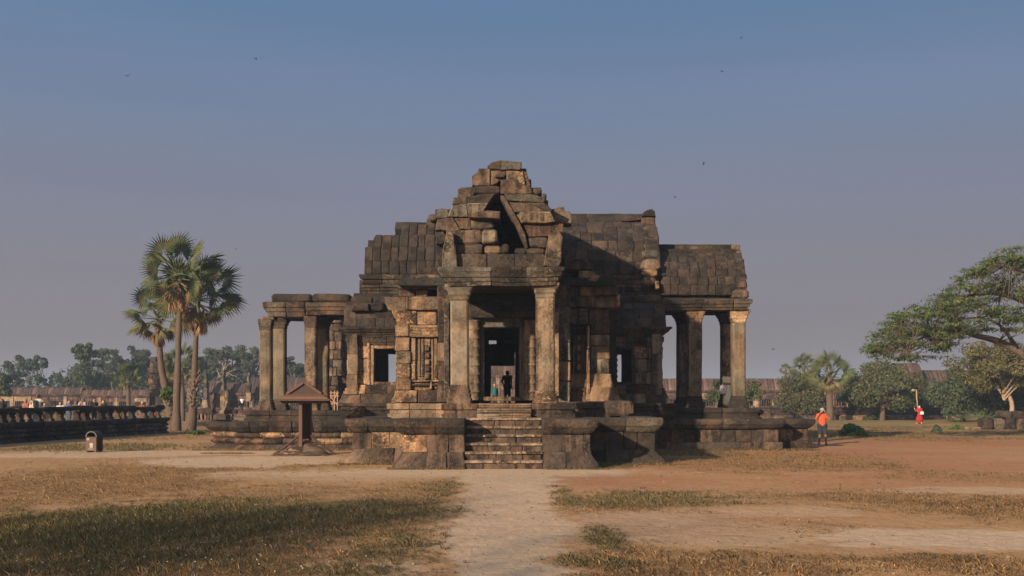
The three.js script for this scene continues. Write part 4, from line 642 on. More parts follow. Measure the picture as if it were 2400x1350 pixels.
// ---------------------------------------------------------------- the causeway with its balustrade
const CW = { o: new THREE.Vector3(U(0, 53), 0, -53), dir: null };
{
  const e = new THREE.Vector3(U(392, 71.5), 0, -71.5), dir = e.clone().sub(CW.o).normalize(), s0 = -14, s1 = e.distanceTo(CW.o);
  CW.turn = Math.atan2(-dir.x, -dir.z); CW.dir = dir; CW.side = new THREE.Vector3(dir.z, 0, -dir.x); if (CW.side.x > 0) CW.side.negate();   // towards the far edge
  const t = thing('stone_causeway', 'long raised stone causeway with a serpent balustrade on short posts, left edge of the scene', 'causeway', [CW.o.x, 0, CW.o.z], CW.turn);
  // local axes: -z runs along the causeway away from the camera, +x is the near face
  const blk = (name, a, b, y0, y1, x0, x1, tone, o = {}) => { const m = mesh(name, blockGeo(x1 - x0, y1 - y0, b - a - 0.012, { amp: 0.03, seg: 0.3, ...o }), stone(tone), t); m.position.set((x0 + x1) / 2, y0, -(a + b) / 2); return weather(m, 0.8); };
  for (const [x, near] of [[0, 1], [-8.2, 0]]) {
    const S = near ? [0, 1, 0, 0] : [1, 0, 0, 0];
    for (let s = s0; s < s1; s += 1.35) {
      const e2 = Math.min(s + 1.35, s1), tn = pick(['mid', 'brown', 'grey']); if (e2 - s < 0.2) continue;
      if (near) { blk('wall_stone', s, e2, -0.05, 0.2, x - 0.8, x - 0.02, tn, { prof: FOOT.map(([a, b]) => [a, b * 0.6]), sides: S }); blk('wall_stone', s, e2, 0.2, 0.45, x - 0.8, x - 0.05, tn, { prof: TORUS, sides: S }); blk('wall_stone', s, e2, 0.45, 0.68, x - 0.8, x - 0.05, tn, { prof: TORUS, sides: S }); blk('kerb_stone', s, e2, 0.68, 1.0, x - 0.9, x, pick(['dark', 'brown', 'mid']), { prof: CAP, sides: S }); }
      else blk('kerb_stone', s, e2, 0.4, 1.0, x - 0.5, x + 0.4, 'brown', {});
    }
    for (let s = s0 + 0.5; s < s1 - 0.2; s += rr(0.72, 1.12)) if (rand() < 0.94) blk('baluster', s, s + rr(0.22, 0.5), 1.0, 1.5, x - 0.42, x - 0.12, near ? pick(['dark', 'mid']) : 'tan', { prof: [[0, 0.05], [0.2, 0.04], [0.35, -0.02], [0.65, -0.02], [0.8, 0.04], [1, 0.06]], amp: 0.02 });
    for (let s = s0; s < s1; s += 2.6) { const e2 = Math.min(s + 2.6, s1); if (e2 - s > 0.4 && (near || rand() < 0.7)) blk('balustrade_rail', s, e2, 1.5, 1.76 + rr(-0.1, 0.05), x - 0.46, x - 0.08, near ? pick(['dark', 'brown']) : 'mid', { corner: 0.12, ch: 0.1, amp: 0.05 }); }
  }
  blk('paving', s0, s1, 0.02, 0.62, -8, -0.85, 'step', { amp: 0.01 });
}
{ // serpent end-pieces and rubble right of the palms
  const K = (x, y) => [440 + x / 8.44, 840 + y / 8.44];
  const a = thing('naga_statue', 'tall curved serpent statue rearing up, right of the shaggy palm trunk', 'statue');
  PK(K, a, 'statue_body', [[610, 1210], [620, 1110], [600, 1050], [690, 960], [720, 800], [735, 650], [775, 615], [808, 670], [795, 760], [798, 860], [770, 960], [735, 1060], [740, 1210]], 92, 0.7, 'tan', { rough: 0.1, bevel: 0.12 });
  PK(K, a, 'statue_base', [[500, 1215], [505, 1120], [610, 1100], [745, 1110], [748, 1215]], 91.6, 1, 'mid');
  const b = thing('naga_statue', 'smaller broken serpent statue with pale head left of the tall curved one', 'statue');
  PK(K, b, 'statue_body', [[440, 1050], [475, 880], [470, 740], [500, 680], [528, 680], [525, 760], [500, 830], [515, 960], [480, 1060]], 93, 0.6, 'lichen', { rough: 0.08, bevel: 0.1 }); PK(K, b, 'statue_base', [[165, 1060], [180, 1000], [420, 960], [480, 1010], [500, 1100], [470, 1220], [380, 1215], [330, 1120], [170, 1110]], 93, 0.9, 'brown', { bevel: 0.1 });
  const c = thing('low_wall', 'broken low balustrade wall with stubby posts between palm trunk and temple terrace', 'wall');
  for (const x of [150, 205, 250, 330, 385, 440, 530, 780, 850]) BK(K, c, 'post_stone', x, 1105, x + rr(24, 44), 1225, 92.5, 0.6, pick(['tan', 'mid', 'gold']), { amp: 0.08 }); BK(K, c, 'rail_stone', 745, 1025, 960, 1100, 92.6, 0.7, 'dark', { amp: 0.06 }); BK(K, c, 'base_stone', 100, 1218, 480, 1262, 92.2, 1, 'mid', { amp: 0.05 }); BK(K, c, 'base_stone', 480, 1218, 940, 1262, 92.2, 1, 'brown', { amp: 0.05 });
  BK(K, c, 'base_stone', 90, 1258, 500, 1400, 92, 1.2, 'dark', { amp: 0.05 }); BK(K, c, 'base_stone', 500, 1258, 960, 1400, 92, 1.2, 'dark', { amp: 0.05 });
}
// fallen blocks at the right edge
{
  const labs = [[2302, 978, 2330, 1008, 'upright weathered block at the left end of the fallen stones', 'brown'], [2332, 980, 2356, 1009, 'rounded block with pale lichen beside the upright one', 'lichen'], [2358, 976, 2382, 1008, 'dark squarish block in the middle of the fallen stones', 'dark'], [2384, 981, 2412, 1009, 'tan-topped block at the right edge of the picture', 'mid'], [2346, 962, 2372, 979, 'loose block lying on top of the dark squarish one', 'brown'], [2378, 964, 2410, 982, 'flat block on top of the tan-topped block at the right edge', 'dark'], [2274, 1000, 2300, 1008, 'thin pale slab lying flat left of the fallen blocks', 'farlit']];
  for (const [a, y0, b, y1, lab, tn] of labs) { const d = 80, t = thing('fallen_stone', lab, 'stone block', [0, 0, 0], 0, 'fallen stones at the right edge'); B(t, 'stone_block', a, y0, b, y1, d, 1, tn, { amp: 0.12, ch: 0.12, seg: 0.18, gap: 0.04 }); }
}
// ---------------------------------------------------------------- trees
fanPalm('tallest fan palm with straight bare trunk, middle of the three palms', [413, 1010], [[414, 960], [417, 850], [420, 740], [421, 655]], [0.34, 0.24, 0.2, 0.18, 0.17], 76, 1.04, [19, 9, 24]);
{
  const t = fanPalm('fan palm with shaggy leaf stubs on its lower trunk, rightmost of the three', [446, 1006], [[454, 940], [456, 870], [460, 780], [464, 705]], [0.4, 0.26, 0.2, 0.18, 0.17], 78, 1.1, [20, 12, 28]);
  const g = []; for (let i = 0; i < 110; i++) { const h = rr(1.6, 4.2), a = rr(0, 6.28), w = new THREE.BoxGeometry(0.1, 0.34, 0.05).toNonIndexed(); w.applyMatrix4(new THREE.Matrix4().makeRotationX(rr(0.5, 1.0))); w.translate(0, 0, 0.3); w.applyMatrix4(new THREE.Matrix4().makeRotationY(a)); w.translate((h - 0.2) * 0.068 + 0.06, h, 0); g.push(w); }
  mesh('leaf_stubs', mergeGeometries(g), bark(0.3, 0.23, 0.18), t).userData.kind = 'stuff';
}
{
  const t = fanPalm('shorter leaning fan palm with a fern on its trunk, leftmost of the three', [402, 985], [[396, 940], [388, 908], [378, 860], [373, 800], [370, 752]], [0.4, 0.34, 0.27, 0.22, 0.2, 0.2], 80, 0.9, [16, 8, 18]);
  const p = at(396, 924, 79.6).sub(t.position); mesh('fern', crownGeo(blobs(8, 0.55, 0.45, 0.5, 0.35, -0.8).map(([x, y, z, ...r]) => [x + p.x, y + p.y, z + p.z, ...r]), 420, 0.3, FRESH, { wide: 0.3 }), leafy, t);
  const g = []; for (let i = 0; i < 50; i++) { const h = rr(0.8, 2.3), a = rr(0, 6.28), w = new THREE.BoxGeometry(0.09, 0.4, 0.05).toNonIndexed(); w.applyMatrix4(new THREE.Matrix4().makeRotationX(rr(0.4, 0.9))); w.translate(0, 0, 0.36); w.applyMatrix4(new THREE.Matrix4().makeRotationY(a)); w.translate(-h * 0.12, h, 0); g.push(w); } mesh('leaf_stubs', mergeGeometries(g), bark(0.26, 0.2, 0.16), t).userData.kind = 'stuff';
}
fanPalm('small grey-green fan palm in front of the left wood, left of the three palms', [301, 975], [[301, 930], [300, 888]], [0.3, 0.25, 0.22], 135, 0.72, [20, 6, 4]);
fanPalm('pale green fan palm partly hidden behind the tallest palm trunk', [428, 972], [[428, 930], [424, 862]], [0.28, 0.24, 0.22], 118, 0.88, [20, 6, 6]);
fanPalm('bushy fan palm with stout trunk rising among the trees behind the man in orange', [1945, 985], [[1945, 940], [1946, 884]], [0.42, 0.36, 0.3], 121, 0.95, [20, 8, 5]);
fanPalm('fan palm standing behind the round bushy tree, left of the stout palm', [1884, 972], [[1884, 920], [1884, 866]], [0.3, 0.25, 0.2], 150, 0.74, [18, 6, 3]);
fanPalm('tiny distant palm with pinkish dead fronds above the gallery roof', [1841, 965], [[1841, 900], [1841, 868]], [0.3, 0.25, 0.2], 215, 0.5, [14, 6, 16]);
fanPalm('small far palm top showing between the left porch columns', [762, 970], [[760, 880], [758, 846]], [0.3, 0.24, 0.2], 190, 0.6, [20, 5, 2]);
// the left wood, tree by tree
const wood = [[-8, 905, 34, 34, 150, 'dark tree cut by the left edge of the picture above the gallery', DEEP], [45, 855, 42, 22, 235, 'tree with two loose rounded crowns near the left edge', GREY_GREEN], [88, 852, 24, 18, 232, 'small airy tree right of the two-crowned tree', GREY_GREEN], [20, 895, 60, 26, 215, 'low broad tree under the two-crowned tree at far left', GREY_GREEN], [120, 890, 46, 16, 225, 'low flat-topped tree in the dip of the left treeline', GREY_GREEN], [200, 832, 26, 30, 205, 'tallest slender tree of the left wood with a domed top', DEEP], [214, 885, 44, 42, 200, 'dark rounded tree standing under the slender tall one', DEEP], [262, 850, 46, 34, 220, 'broad grey-green tree right of the slender tall one', GREY_GREEN], [318, 846, 42, 34, 225, 'grey-green tree left of the palms in the treeline', GREY_GREEN], [362, 868, 36, 32, 230, 'tree of the wood seen behind the leaning palm', GREY_GREEN], [165, 905, 40, 18, 210, 'low tree at the foot of the wood, left of the dark rounded tree', GREY_GREEN], [492, 850, 38, 34, 220, 'tree of the wood just right of the palm trunks', GREY_GREEN], [545, 842, 44, 36, 225, 'broad feathery tree above the gallery roofs left of the porch', GREY_GREEN], [596, 846, 36, 36, 222, 'tree of the wood ending behind the outermost porch column', GREY_GREEN], [520, 880, 60, 22, 205, 'low dark growth above the ribbed gallery roofs', DEEP], [690, 862, 32, 26, 215, 'airy tree seen in the gap between the left porch columns', GREY_GREEN], [440, 868, 40, 30, 215, 'tree of the wood showing between the palm trunks', GREY_GREEN]];
for (const [px, cy, hw, hh, d, lab, col] of wood) tree('forest_tree', lab, px, d, cy, hw, hh, col, { n: 2400, leaf: 0.62, blobs: 30, cr: 0.3, tr: 0.3, bark: barkGrey, group: 'trees of the wood on the left', under: 0.9, fb: -0.9 });
{ const g = []; for (let i = 0; i < 230; i++) { const px = rr(-80, 800), top = px > 90 && px < 165 ? 4.5 : 8.5; g.push([U(px, 226), rr(0.5, top), -226 + rr(-6, 6), rr(2, 4), rr(1.5, 3), rr(2, 4)]); }; tag(mesh('undergrowth', crownGeo(g, 32000, 0.7, GREY_GREEN, { under: 1 }), leafy), 'dark undergrowth closing the foot of the left wood', null, null, 'stuff'); }
{ // leafless tree
  const d = 172, t = thing('bare_tree', 'leafless pale tree with forked twigs above the ribbed gallery roofs', 'tree', [U(524, d), 0, -d]), g = [], p = (x, y) => { const v = at(440 + x / 8.44, 840 + y / 8.44, d); return [v.x - U(524, d), v.y, rr(-1, 1)]; };
  for (const pts of [[[700, 900], [705, 500], [715, 250]], [[705, 420], [640, 300], [580, 200], [545, 190]], [[710, 330], [770, 190], [880, 80], [920, 60]], [[712, 380], [800, 290], [930, 230], [1010, 200]], [[712, 400], [820, 300], [900, 340], [960, 345]], [[712, 260], [680, 130], [620, 40]], [[714, 260], [735, 120], [760, 20]], [[690, 380], [600, 340], [540, 420]]]) g.push(tube(pts.map((q) => p(...q)), [0.1, 0.06, 0.025], 5, { n: 8 }));
  mesh('trunk', mergeGeometries(g), barkPale, t);
}
// right side trees
tree('bushy_tree', 'rounded dense grey-green tree behind the man in orange, left of the stout palm', 1876, 128, 924, 62, 46, GREY_GREEN.concat(OLIVE), { n: 7500, leaf: 0.32, blobs: 48, cr: 0.4, fb: -1, under: 1 });
tree('bushy_tree', 'broad olive tree with visible trunk left of the woman in red', 2068, 122, 902, 92, 58, OLIVE.concat(DEEP), { n: 12000, leaf: 0.32, blobs: 70, cr: 0.36, fb: -0.95, tr: 0.26, under: 1, bark: barkPalm });
tree('bushy_tree', 'small dark tree between the stout palm and the broad olive tree', 2002, 132, 930, 52, 38, DEEP, { n: 4200, leaf: 0.34, cr: 0.4, fb: -0.9, under: 1 });
tree('bushy_tree', 'low leafy tree right of the broad olive tree, behind the woman in red', 2160, 128, 936, 44, 30, DEEP, { n: 3200, leaf: 0.34, cr: 0.4, fb: -0.9, under: 1 });
tree('bushy_tree', 'dark shady tree mass left of the pale slanting trunk', 2262, 112, 922, 84, 58, DEEP.concat(GREY_GREEN), { n: 14000, leaf: 0.3, blobs: 60, cr: 0.38, fb: -0.95, under: 1 });
tree('bushy_tree', 'dark leafy tree at the right edge behind the fallen stones', 2376, 108, 918, 78, 66, DEEP.concat(GREY_GREEN), { n: 12000, leaf: 0.36, blobs: 40, cr: 0.34, fb: -0.95, under: 1 });
tree('bushy_tree', 'small leafy tree seen behind the woman on the right porch', 1682, 118, 920, 24, 30, DEEP, { n: 1500, leaf: 0.3, cr: 0.4, fb: -0.8 });
tree('bushy_tree', 'small leafy tree showing right of the outermost right porch column', 1762, 116, 922, 26, 34, DEEP.concat(OLIVE), { n: 1700, leaf: 0.3, cr: 0.36, fb: -0.8 });
tree('bushy_tree', 'sunlit yellow-green tree with a pale slanting trunk at the right', 2366, 100, 856, 108, 60, OLIVE.concat([[0.15, 0.13, 0.05]]), { n: 15000, leaf: 0.28, blobs: 70, cr: 0.38, fb: -0.9, tr: 0.2, lean: -26, bend: 0.2, bark: barkPale, limbs: 10, flat: 0.9 });
// bushes
for (const [px, py, hw, hh, lab, col, n] of [[1996, 1008, 38, 20, 'bright green bush on the lawn right of the man in orange', FRESH, 2600], [2044, 974, 27, 13, 'dark dome-shaped bush in front of the low terrace', DEEP, 1500], [2196, 1004, 14, 14, 'small dark bush right of the woman in red', DEEP, 900], [2240, 1000, 22, 9, 'sprawling light green bush left of the fallen stones', FRESH, 900], [2300, 968, 46, 16, 'green bush behind the fallen stones', FRESH, 1800], [2000, 976, 14, 8, 'little mound-shaped bush left of the dark dome bush', DEEP, 500], [455, 1012, 30, 9, 'weedy growth round the feet of the palms', FRESH, 700], [890, 1058, 5, 12, 'grassy weed by the corner of the front terrace', FRESH, 120]]) {
  const d = groundDepth(py + hh * 0.75), s = d / FOCAL, t = thing('bush', lab, 'bush', [U(px, d), 0, -d]); mesh('foliage', crownGeo(blobs(16, hw * s * 0.75, hh * s * 1.2, hw * s * 0.6, Math.min(hw, hh * 1.6) * s * 0.4, 0), n, 0.2, col, { under: 0.4 }), leafy, t); mesh('stem', tube([[0, 0, 0], [0.05, hh * s * 0.6, 0], [0, hh * s * 1.2, 0]], [0.06, 0.03], 5, { n: 4 }), barkDark, t);
}
{ // the great spreading tree whose boughs reach in from the right
  const d = 56, t = thing('spreading_tree', 'great flat-layered tree whose long boughs reach in from the right edge', 'tree', [U(2560, d), -0.05, -d]), o = new THREE.Vector3(U(2560, d), -0.05, -d), P = (px, py, z = 0) => at(px, py, d + z).sub(o);
  const limbs = [], boughs = [[[2560, 1035, 0], [2540, 960, 0], [2500, 900, 0], [2440, 862, 0], [2390, 826, 0.5], [2340, 800, 0.6], [2285, 786, 0.5], [2235, 772, 0], [2180, 786, -0.5], [2120, 806, -1]], [[2500, 900, 0], [2470, 800, 1], [2420, 720, 1.5], [2350, 690, 1], [2280, 690, 0.5], [2210, 715, 0]], [[2470, 800, 1], [2450, 700, -1], [2420, 640, -1.5], [2370, 610, -2]], [[2285, 786, 0.5], [2230, 740, 1.2], [2170, 735, 2], [2110, 745, 2.5]], [[2390, 826, 0.5], [2340, 760, 2], [2290, 745, 3], [2240, 750, 3.5]], [[2235, 772, 0], [2190, 800, -2], [2130, 826, -3]]];
  const rad = [[0.5, 0.45, 0.36, 0.26, 0.21, 0.17, 0.13, 0.09, 0.05, 0.03], [0.34, 0.28, 0.2, 0.14, 0.09, 0.04], [0.25, 0.16, 0.1, 0.05], [0.12, 0.08, 0.05, 0.02], [0.14, 0.09, 0.06, 0.03], [0.1, 0.06, 0.02]], nodes = [];
  boughs.forEach((b, i) => { const pts = b.map((q) => P(...q)); limbs.push(tube(pts, rad[i], 8, { rough: 0.2 })); pts.slice(i ? 1 : 4).forEach((p) => nodes.push(p)); });
  const line = (t2, px) => { let k = 0; while (k < t2.length - 2 && t2[k + 1][0] < px) k++; const [a, b] = [t2[k], t2[k + 1]]; return lerp(a[1], b[1], clamp((px - a[0]) / (b[0] - a[0]))); };
  const TOP = [[2035, 815], [2075, 748], [2130, 722], [2200, 690], [2245, 650], [2300, 615], [2350, 580], [2450, 560]], LOW = [[2035, 830], [2090, 838], [2150, 845], [2200, 832], [2240, 800], [2300, 770], [2400, 770], [2450, 800]], pads = [];
  for (let i = 0; i < 330; i++) {
    const px = lerp(2042, 2450, Math.pow(rand(), 0.9)), y0 = line(TOP, px), y1 = line(LOW, px), py = lerp(y0, y1, Math.pow(rand(), 1.1)), z = rr(-4, 4), p = P(px, py + 4, z), s = d / FOCAL;
    pads.push([p.x, p.y, p.z, rr(14, 46) * s, rr(4, 12) * s, rr(14, 46) * s]);
    let best = nodes[0]; for (const q of nodes) if (q.distanceTo(p) < best.distanceTo(p)) best = q;
    const mid = best.clone().lerp(p, 0.55); mid.y -= 0.15; limbs.push(tube([best, mid, p], [0.035, 0.02, 0.008], 4, { n: 6 }));
    for (let k = 0; k < 2; k++) { const q = p.clone().add(new THREE.Vector3(rr(-0.7, 0.7), rr(-0.1, 0.18), rr(-0.7, 0.7))); limbs.push(tube([mid, mid.clone().lerp(q, 0.6), q], [0.014, 0.009, 0.004], 3, { n: 4 })); }
  }
  mesh('trunk', mergeGeometries(limbs), barkDark, t);
  mesh('crown', crownGeo(pads, 22000, 0.24, [[0.05, 0.1, 0.035], [0.065, 0.115, 0.04], [0.09, 0.125, 0.035], [0.045, 0.085, 0.04], [0.13, 0.13, 0.04]], { wide: 0.24, flat: 1.3, under: 1, shell: 1 }), foliage(0.3), t);
}
// ---------------------------------------------------------------- ground: worn lawn, sandy tracks, reddish earth
// patches measured in the photograph [px, py, half width, half height] turned into ellipses on the ground, in metres
const patch = ([px, py, hw, hh, s = 1]) => { const d = groundDepth(py), d0 = groundDepth(py - hh), d1 = groundDepth(py + hh); return { x: U(px, d), d: (d0 + d1) / 2, rx: hw / FOCAL * d, rd: (d0 - d1) / 2, s }; };
const field = (list, x, d, wob, soft = 0.5) => { let v = 0; for (const e of list) { const q = Math.hypot((x - e.x) / e.rx, (d - e.d) / e.rd) + wob; v = Math.max(v, e.s * (1 - smooth(1 - soft, 1 + soft, q))); } return v; };
const GREEN = [[170, 1250, 560, 55], [480, 1215, 430, 40], [760, 1200, 330, 26, 0.8], [250, 1320, 420, 30, 0.7], [830, 1338, 130, 14, 0.9], [930, 1290, 120, 40, 0.5], [1420, 1180, 150, 10, 0.7], [1420, 1265, 45, 30, 0.9], [1390, 1320, 120, 20, 0.6], [1560, 1170, 190, 20, 0.65], [1420, 1088, 60, 10], [1620, 1062, 120, 8, 0.9], [200, 1050, 260, 10, 0.9], [60, 1030, 120, 12], [1035, 1150, 40, 25, 0.5], [1330, 1170, 40, 14, 0.7], [1960, 1020, 90, 8, 0.8], [1300, 1150, 30, 10, 0.7], [1030, 1280, 50, 40, 0.35]].map(patch);
const DRY = [[200, 1140, 420, 60, 0.95], [300, 1330, 700, 60, 0.9], [820, 1240, 240, 60, 0.7], [950, 1170, 130, 40, 0.7], [680, 1098, 180, 16, 0.8], [1760, 1082, 280, 26, 0.95], [2200, 1180, 260, 30, 1], [2400, 1195, 260, 40, 1], [2280, 1120, 220, 16, 0.6], [1700, 1330, 420, 34, 0.95], [2250, 1330, 320, 26, 0.95], [1500, 1320, 200, 40, 0.8], [2000, 1255, 120, 14, 0.4], [1500, 1180, 260, 24, 0.7], [700, 1048, 300, 8, 0.7], [2100, 1010, 420, 14, 0.8], [1900, 1170, 200, 20, 0.35], [1850, 1235, 120, 14, 0.3], [560, 1180, 300, 40, 0.6]].map(patch);
const SANDY = [[1190, 1270, 160, 90, 1], [1175, 1340, 130, 60, 1], [1190, 1170, 112, 60, 1], [1190, 1122, 110, 22, 1], [1130, 1106, 420, 9, 0.9], [560, 1082, 240, 14, 1], [420, 1062, 420, 6, 0.9], [150, 1068, 260, 5, 0.9], [640, 1112, 200, 9, 0.8], [900, 1112, 220, 8, 0.6], [2250, 1264, 330, 24, 1], [1640, 1250, 300, 30, 0.45], [860, 1330, 190, 24, 0.5], [1500, 1215, 150, 18, 0.5], [2300, 1150, 240, 10, 0.6], [1780, 1200, 240, 14, 0.4], [780, 1112, 260, 18, 0.4], [1050, 1230, 60, 60, 0.4]].map(patch);
const RED = [[1950, 1090, 560, 50, 1], [2200, 1040, 420, 16, 0.9], [1500, 1130, 220, 22, 0.8], [2150, 1130, 400, 30, 0.8], [560, 1065, 300, 7, 0.2], [1640, 1215, 300, 30, 0.5]].map(patch);
function groundAt(x, d) {
  const n1 = fbm2(x * 0.35, d * 0.35, 4), n2 = fbm2(x * 1.7 + 40, d * 1.7, 4), n3 = fbm2(x * 7, d * 7 + 90, 3), wob = (n1 - 0.5) * 0.75 + (n2 - 0.5) * 0.95 + (n3 - 0.5) * 0.35;
  const sand = field(SANDY, x, d, wob * 0.85, 0.2), red = field(RED, x, d, wob, 0.5);
  let green = field(GREEN, x, d, wob * 1.1), dry = field(DRY, x, d, wob * 1.1);
  const far = smooth(52, 70, d); dry = Math.max(dry, far * smooth(0.42, 0.6, n1)); green = Math.max(green, far * smooth(0.6, 0.38, n1) * 0.8);
  const bare = 1 - sand * 0.97;
  const n4 = fbm2(x * 0.9 + 70, d * 1.6 + 20, 4); green *= bare * smooth(0.36, 0.62, n2 * 0.5 + n4 * 0.5 + green * 0.2); dry *= bare * smooth(0.34, 0.6, n2 * 0.5 + n4 * 0.5 + dry * 0.2 + 0.02);
  return { sand, red, green: clamp(green), dry: clamp(dry), n1, n2, n3 };
}
const C_EARTH = [0.37, 0.225, 0.12], C_SAND = [0.47, 0.345, 0.235], C_RED = [0.36, 0.18, 0.1], C_DRY = [0.28, 0.17, 0.08], C_GREEN = [0.185, 0.15, 0.065], C_STRAW = [0.38, 0.235, 0.105];
function groundColour(x, d) {
  const g = groundAt(x, d), c = [0, 0, 0], grit = fbm2(x * 23, d * 23, 2), k = 0.8 + 0.22 * g.n3 + 0.2 * g.n1 + (grit - 0.5) * 0.3;
  const straw = smooth(0.4, 0.62, fbm2(x * 3.1 + 8, d * 5 + 3, 3));
  for (let i = 0; i < 3; i++) {
    let v = lerp(C_EARTH[i], C_RED[i], g.red * 0.9); v = lerp(v, C_SAND[i], g.sand);
    v = lerp(v, lerp(C_DRY[i], C_STRAW[i], straw * 0.6), g.dry * 0.78); v = lerp(v, C_GREEN[i], g.green * 0.82); c[i] = v * k;
  }
  const peb = hash3(Math.floor(x * 30), Math.floor(d * 30), 5); if (peb > 0.995 && g.green < 0.4) for (let i = 0; i < 3; i++) c[i] = lerp(c[i], 0.5, 0.35); else if (peb < 0.006 && g.sand < 0.8) for (let i = 0; i < 3; i++) c[i] *= 0.5;
  return c.map((v) => toS(clamp(v)));
}
const rise = (x, d) => (d > 33.5 && d < 64 && Math.abs(x) < 13.4 ? 0 : 1) * 0.05 * (fbm2(x * 0.5, d * 0.5, 3) - 0.5) - (Math.abs(x) < 14 && d > 33 && d < 64 ? 0.0 : 0);
function groundSheet(name, label, x0, x1, d0, d1, w, h, nx, nz, y, fn, bump) {
  const t = texture(w, (u, v) => fn(lerp(x0, x1, u), lerp(d0, d1, v)), true, THREE.ClampToEdgeWrapping, h);
  const pos = [], uv = [], idx = [];
  for (let j = 0; j <= nz; j++) for (let i = 0; i <= nx; i++) { const x = lerp(x0, x1, i / nx), d = lerp(d0, d1, j / nz), e = Math.min(1, 4 * Math.min(j, nz - j) / nz, 4 * Math.min(i, nx - i) / nx); pos.push(x, y + rise(x, d) * e, -d); uv.push(i / nx, j / nz); }
  for (let j = 0; j < nz; j++) for (let i = 0; i < nx; i++) { const a = j * (nx + 1) + i; idx.push(a, a + 1, a + nx + 2, a, a + nx + 2, a + nx + 1); }
  const g = new THREE.BufferGeometry(); g.setAttribute('position', new THREE.Float32BufferAttribute(pos, 3)); g.setAttribute('uv', new THREE.Float32BufferAttribute(uv, 2)); g.setIndex(idx); g.computeVertexNormals();
  const b = bumpStone.clone(); b.repeat.set((x1 - x0) / 1.3, (d1 - d0) / 1.3);
  return structure(name, g, new THREE.MeshPhysicalMaterial({ map: t, bumpMap: b, bumpScale: bump, roughness: 1, specularIntensity: 0.1 }), label);
}
groundSheet('ground', 'sandy path and worn lawn leading up to the temple stairs', -17, 17, 8, 33, 2048, 1536, 140, 110, 0, groundColour, 0.03);
groundSheet('ground', 'dusty ground with dry grass and reddish earth round the temple', -52, 52, 33, 96, 2048, 1280, 140, 100, 0, groundColour, 0.03);
{
  const t = texture(512, (u, v) => { const a = pf(u, v, 4, 6), b = pf(u + 0.3, v, 8, 4), g = smooth(0.4, 0.62, a); return [0, 1, 2].map((i) => toS(lerp(C_DRY[i] * 1.1, C_GREEN[i] * 1.1, g * 0.8) * (0.75 + 0.5 * b))); }, true);
  t.repeat.set(1600 / 30, 1600 / 30);
  const g = new THREE.PlaneGeometry(1600, 1600); g.rotateX(-Math.PI / 2); g.translate(0, -0.045, -300);
  structure('field', g, new THREE.MeshPhysicalMaterial({ map: t, roughness: 1, specularIntensity: 0.05 }), 'grassland running on behind the temple to the galleries');
}
// ---------------------------------------------------------------- grass
function tuftGeo(n, h, lean, w) {
  const pos = [], nor = [];
  for (let i = 0; i < n; i++) {
    const a = rr(0, 6.28), r = rr(0, 0.05), x = Math.cos(a) * r, z = Math.sin(a) * r, l = rr(0.3, 1) * lean, b = rr(0, 6.28), hh = h * rr(0.55, 1.1), ww = w * rr(0.7, 1.2), c = Math.cos(b), s = Math.sin(b), tx = x + Math.cos(a) * l, tz = z + Math.sin(a) * l, mx = x + Math.cos(a) * l * 0.35, mz = z + Math.sin(a) * l * 0.35;
    const A = [x - c * ww, 0, z - s * ww], B2 = [x + c * ww, 0, z + s * ww], M1 = [mx - c * ww * 0.7, hh * 0.6, mz - s * ww * 0.7], M2 = [mx + c * ww * 0.7, hh * 0.6, mz + s * ww * 0.7], T = [tx, hh, tz];
    for (const p of [A, B2, M2, A, M2, M1, M1, M2, T]) { pos.push(...p); nor.push(Math.cos(a) * 0.4, 0.85, Math.sin(a) * 0.4); }
  }
  const g = new THREE.BufferGeometry(); g.setAttribute('position', new THREE.Float32BufferAttribute(pos, 3)); g.setAttribute('normal', new THREE.Float32BufferAttribute(nor, 3)); return g;
}
const leafMat = (r, g, b, t = 0.25) => { const m = new THREE.MeshPhysicalMaterial({ roughness: 0.9, transmission: t, thickness: 0, side: THREE.DoubleSide, specularIntensity: 0.3 }); m.color.setRGB(r, g, b); return m; };
function scatter(name, label, geo, mat, spots, colour) {
  const im = new THREE.InstancedMesh(geo, mat, spots.length), m4 = new THREE.Matrix4(), q = new THREE.Quaternion(), e = new THREE.Euler(), col = new THREE.Color();
  spots.forEach((s, i) => { q.setFromEuler(e.set(rr(-0.2, 0.2), rr(0, 6.28), rr(-0.2, 0.2))); m4.compose(new THREE.Vector3(s[0], s[1], -s[2]), q, new THREE.Vector3(s[3], s[3] * s[4], s[3])); im.setMatrixAt(i, m4); colour(col, s); im.setColorAt(i, col); });
  im.name = numbered(name); im.castShadow = im.receiveShadow = true; scene.add(im); return tag(im, label, null, null, 'stuff');
}
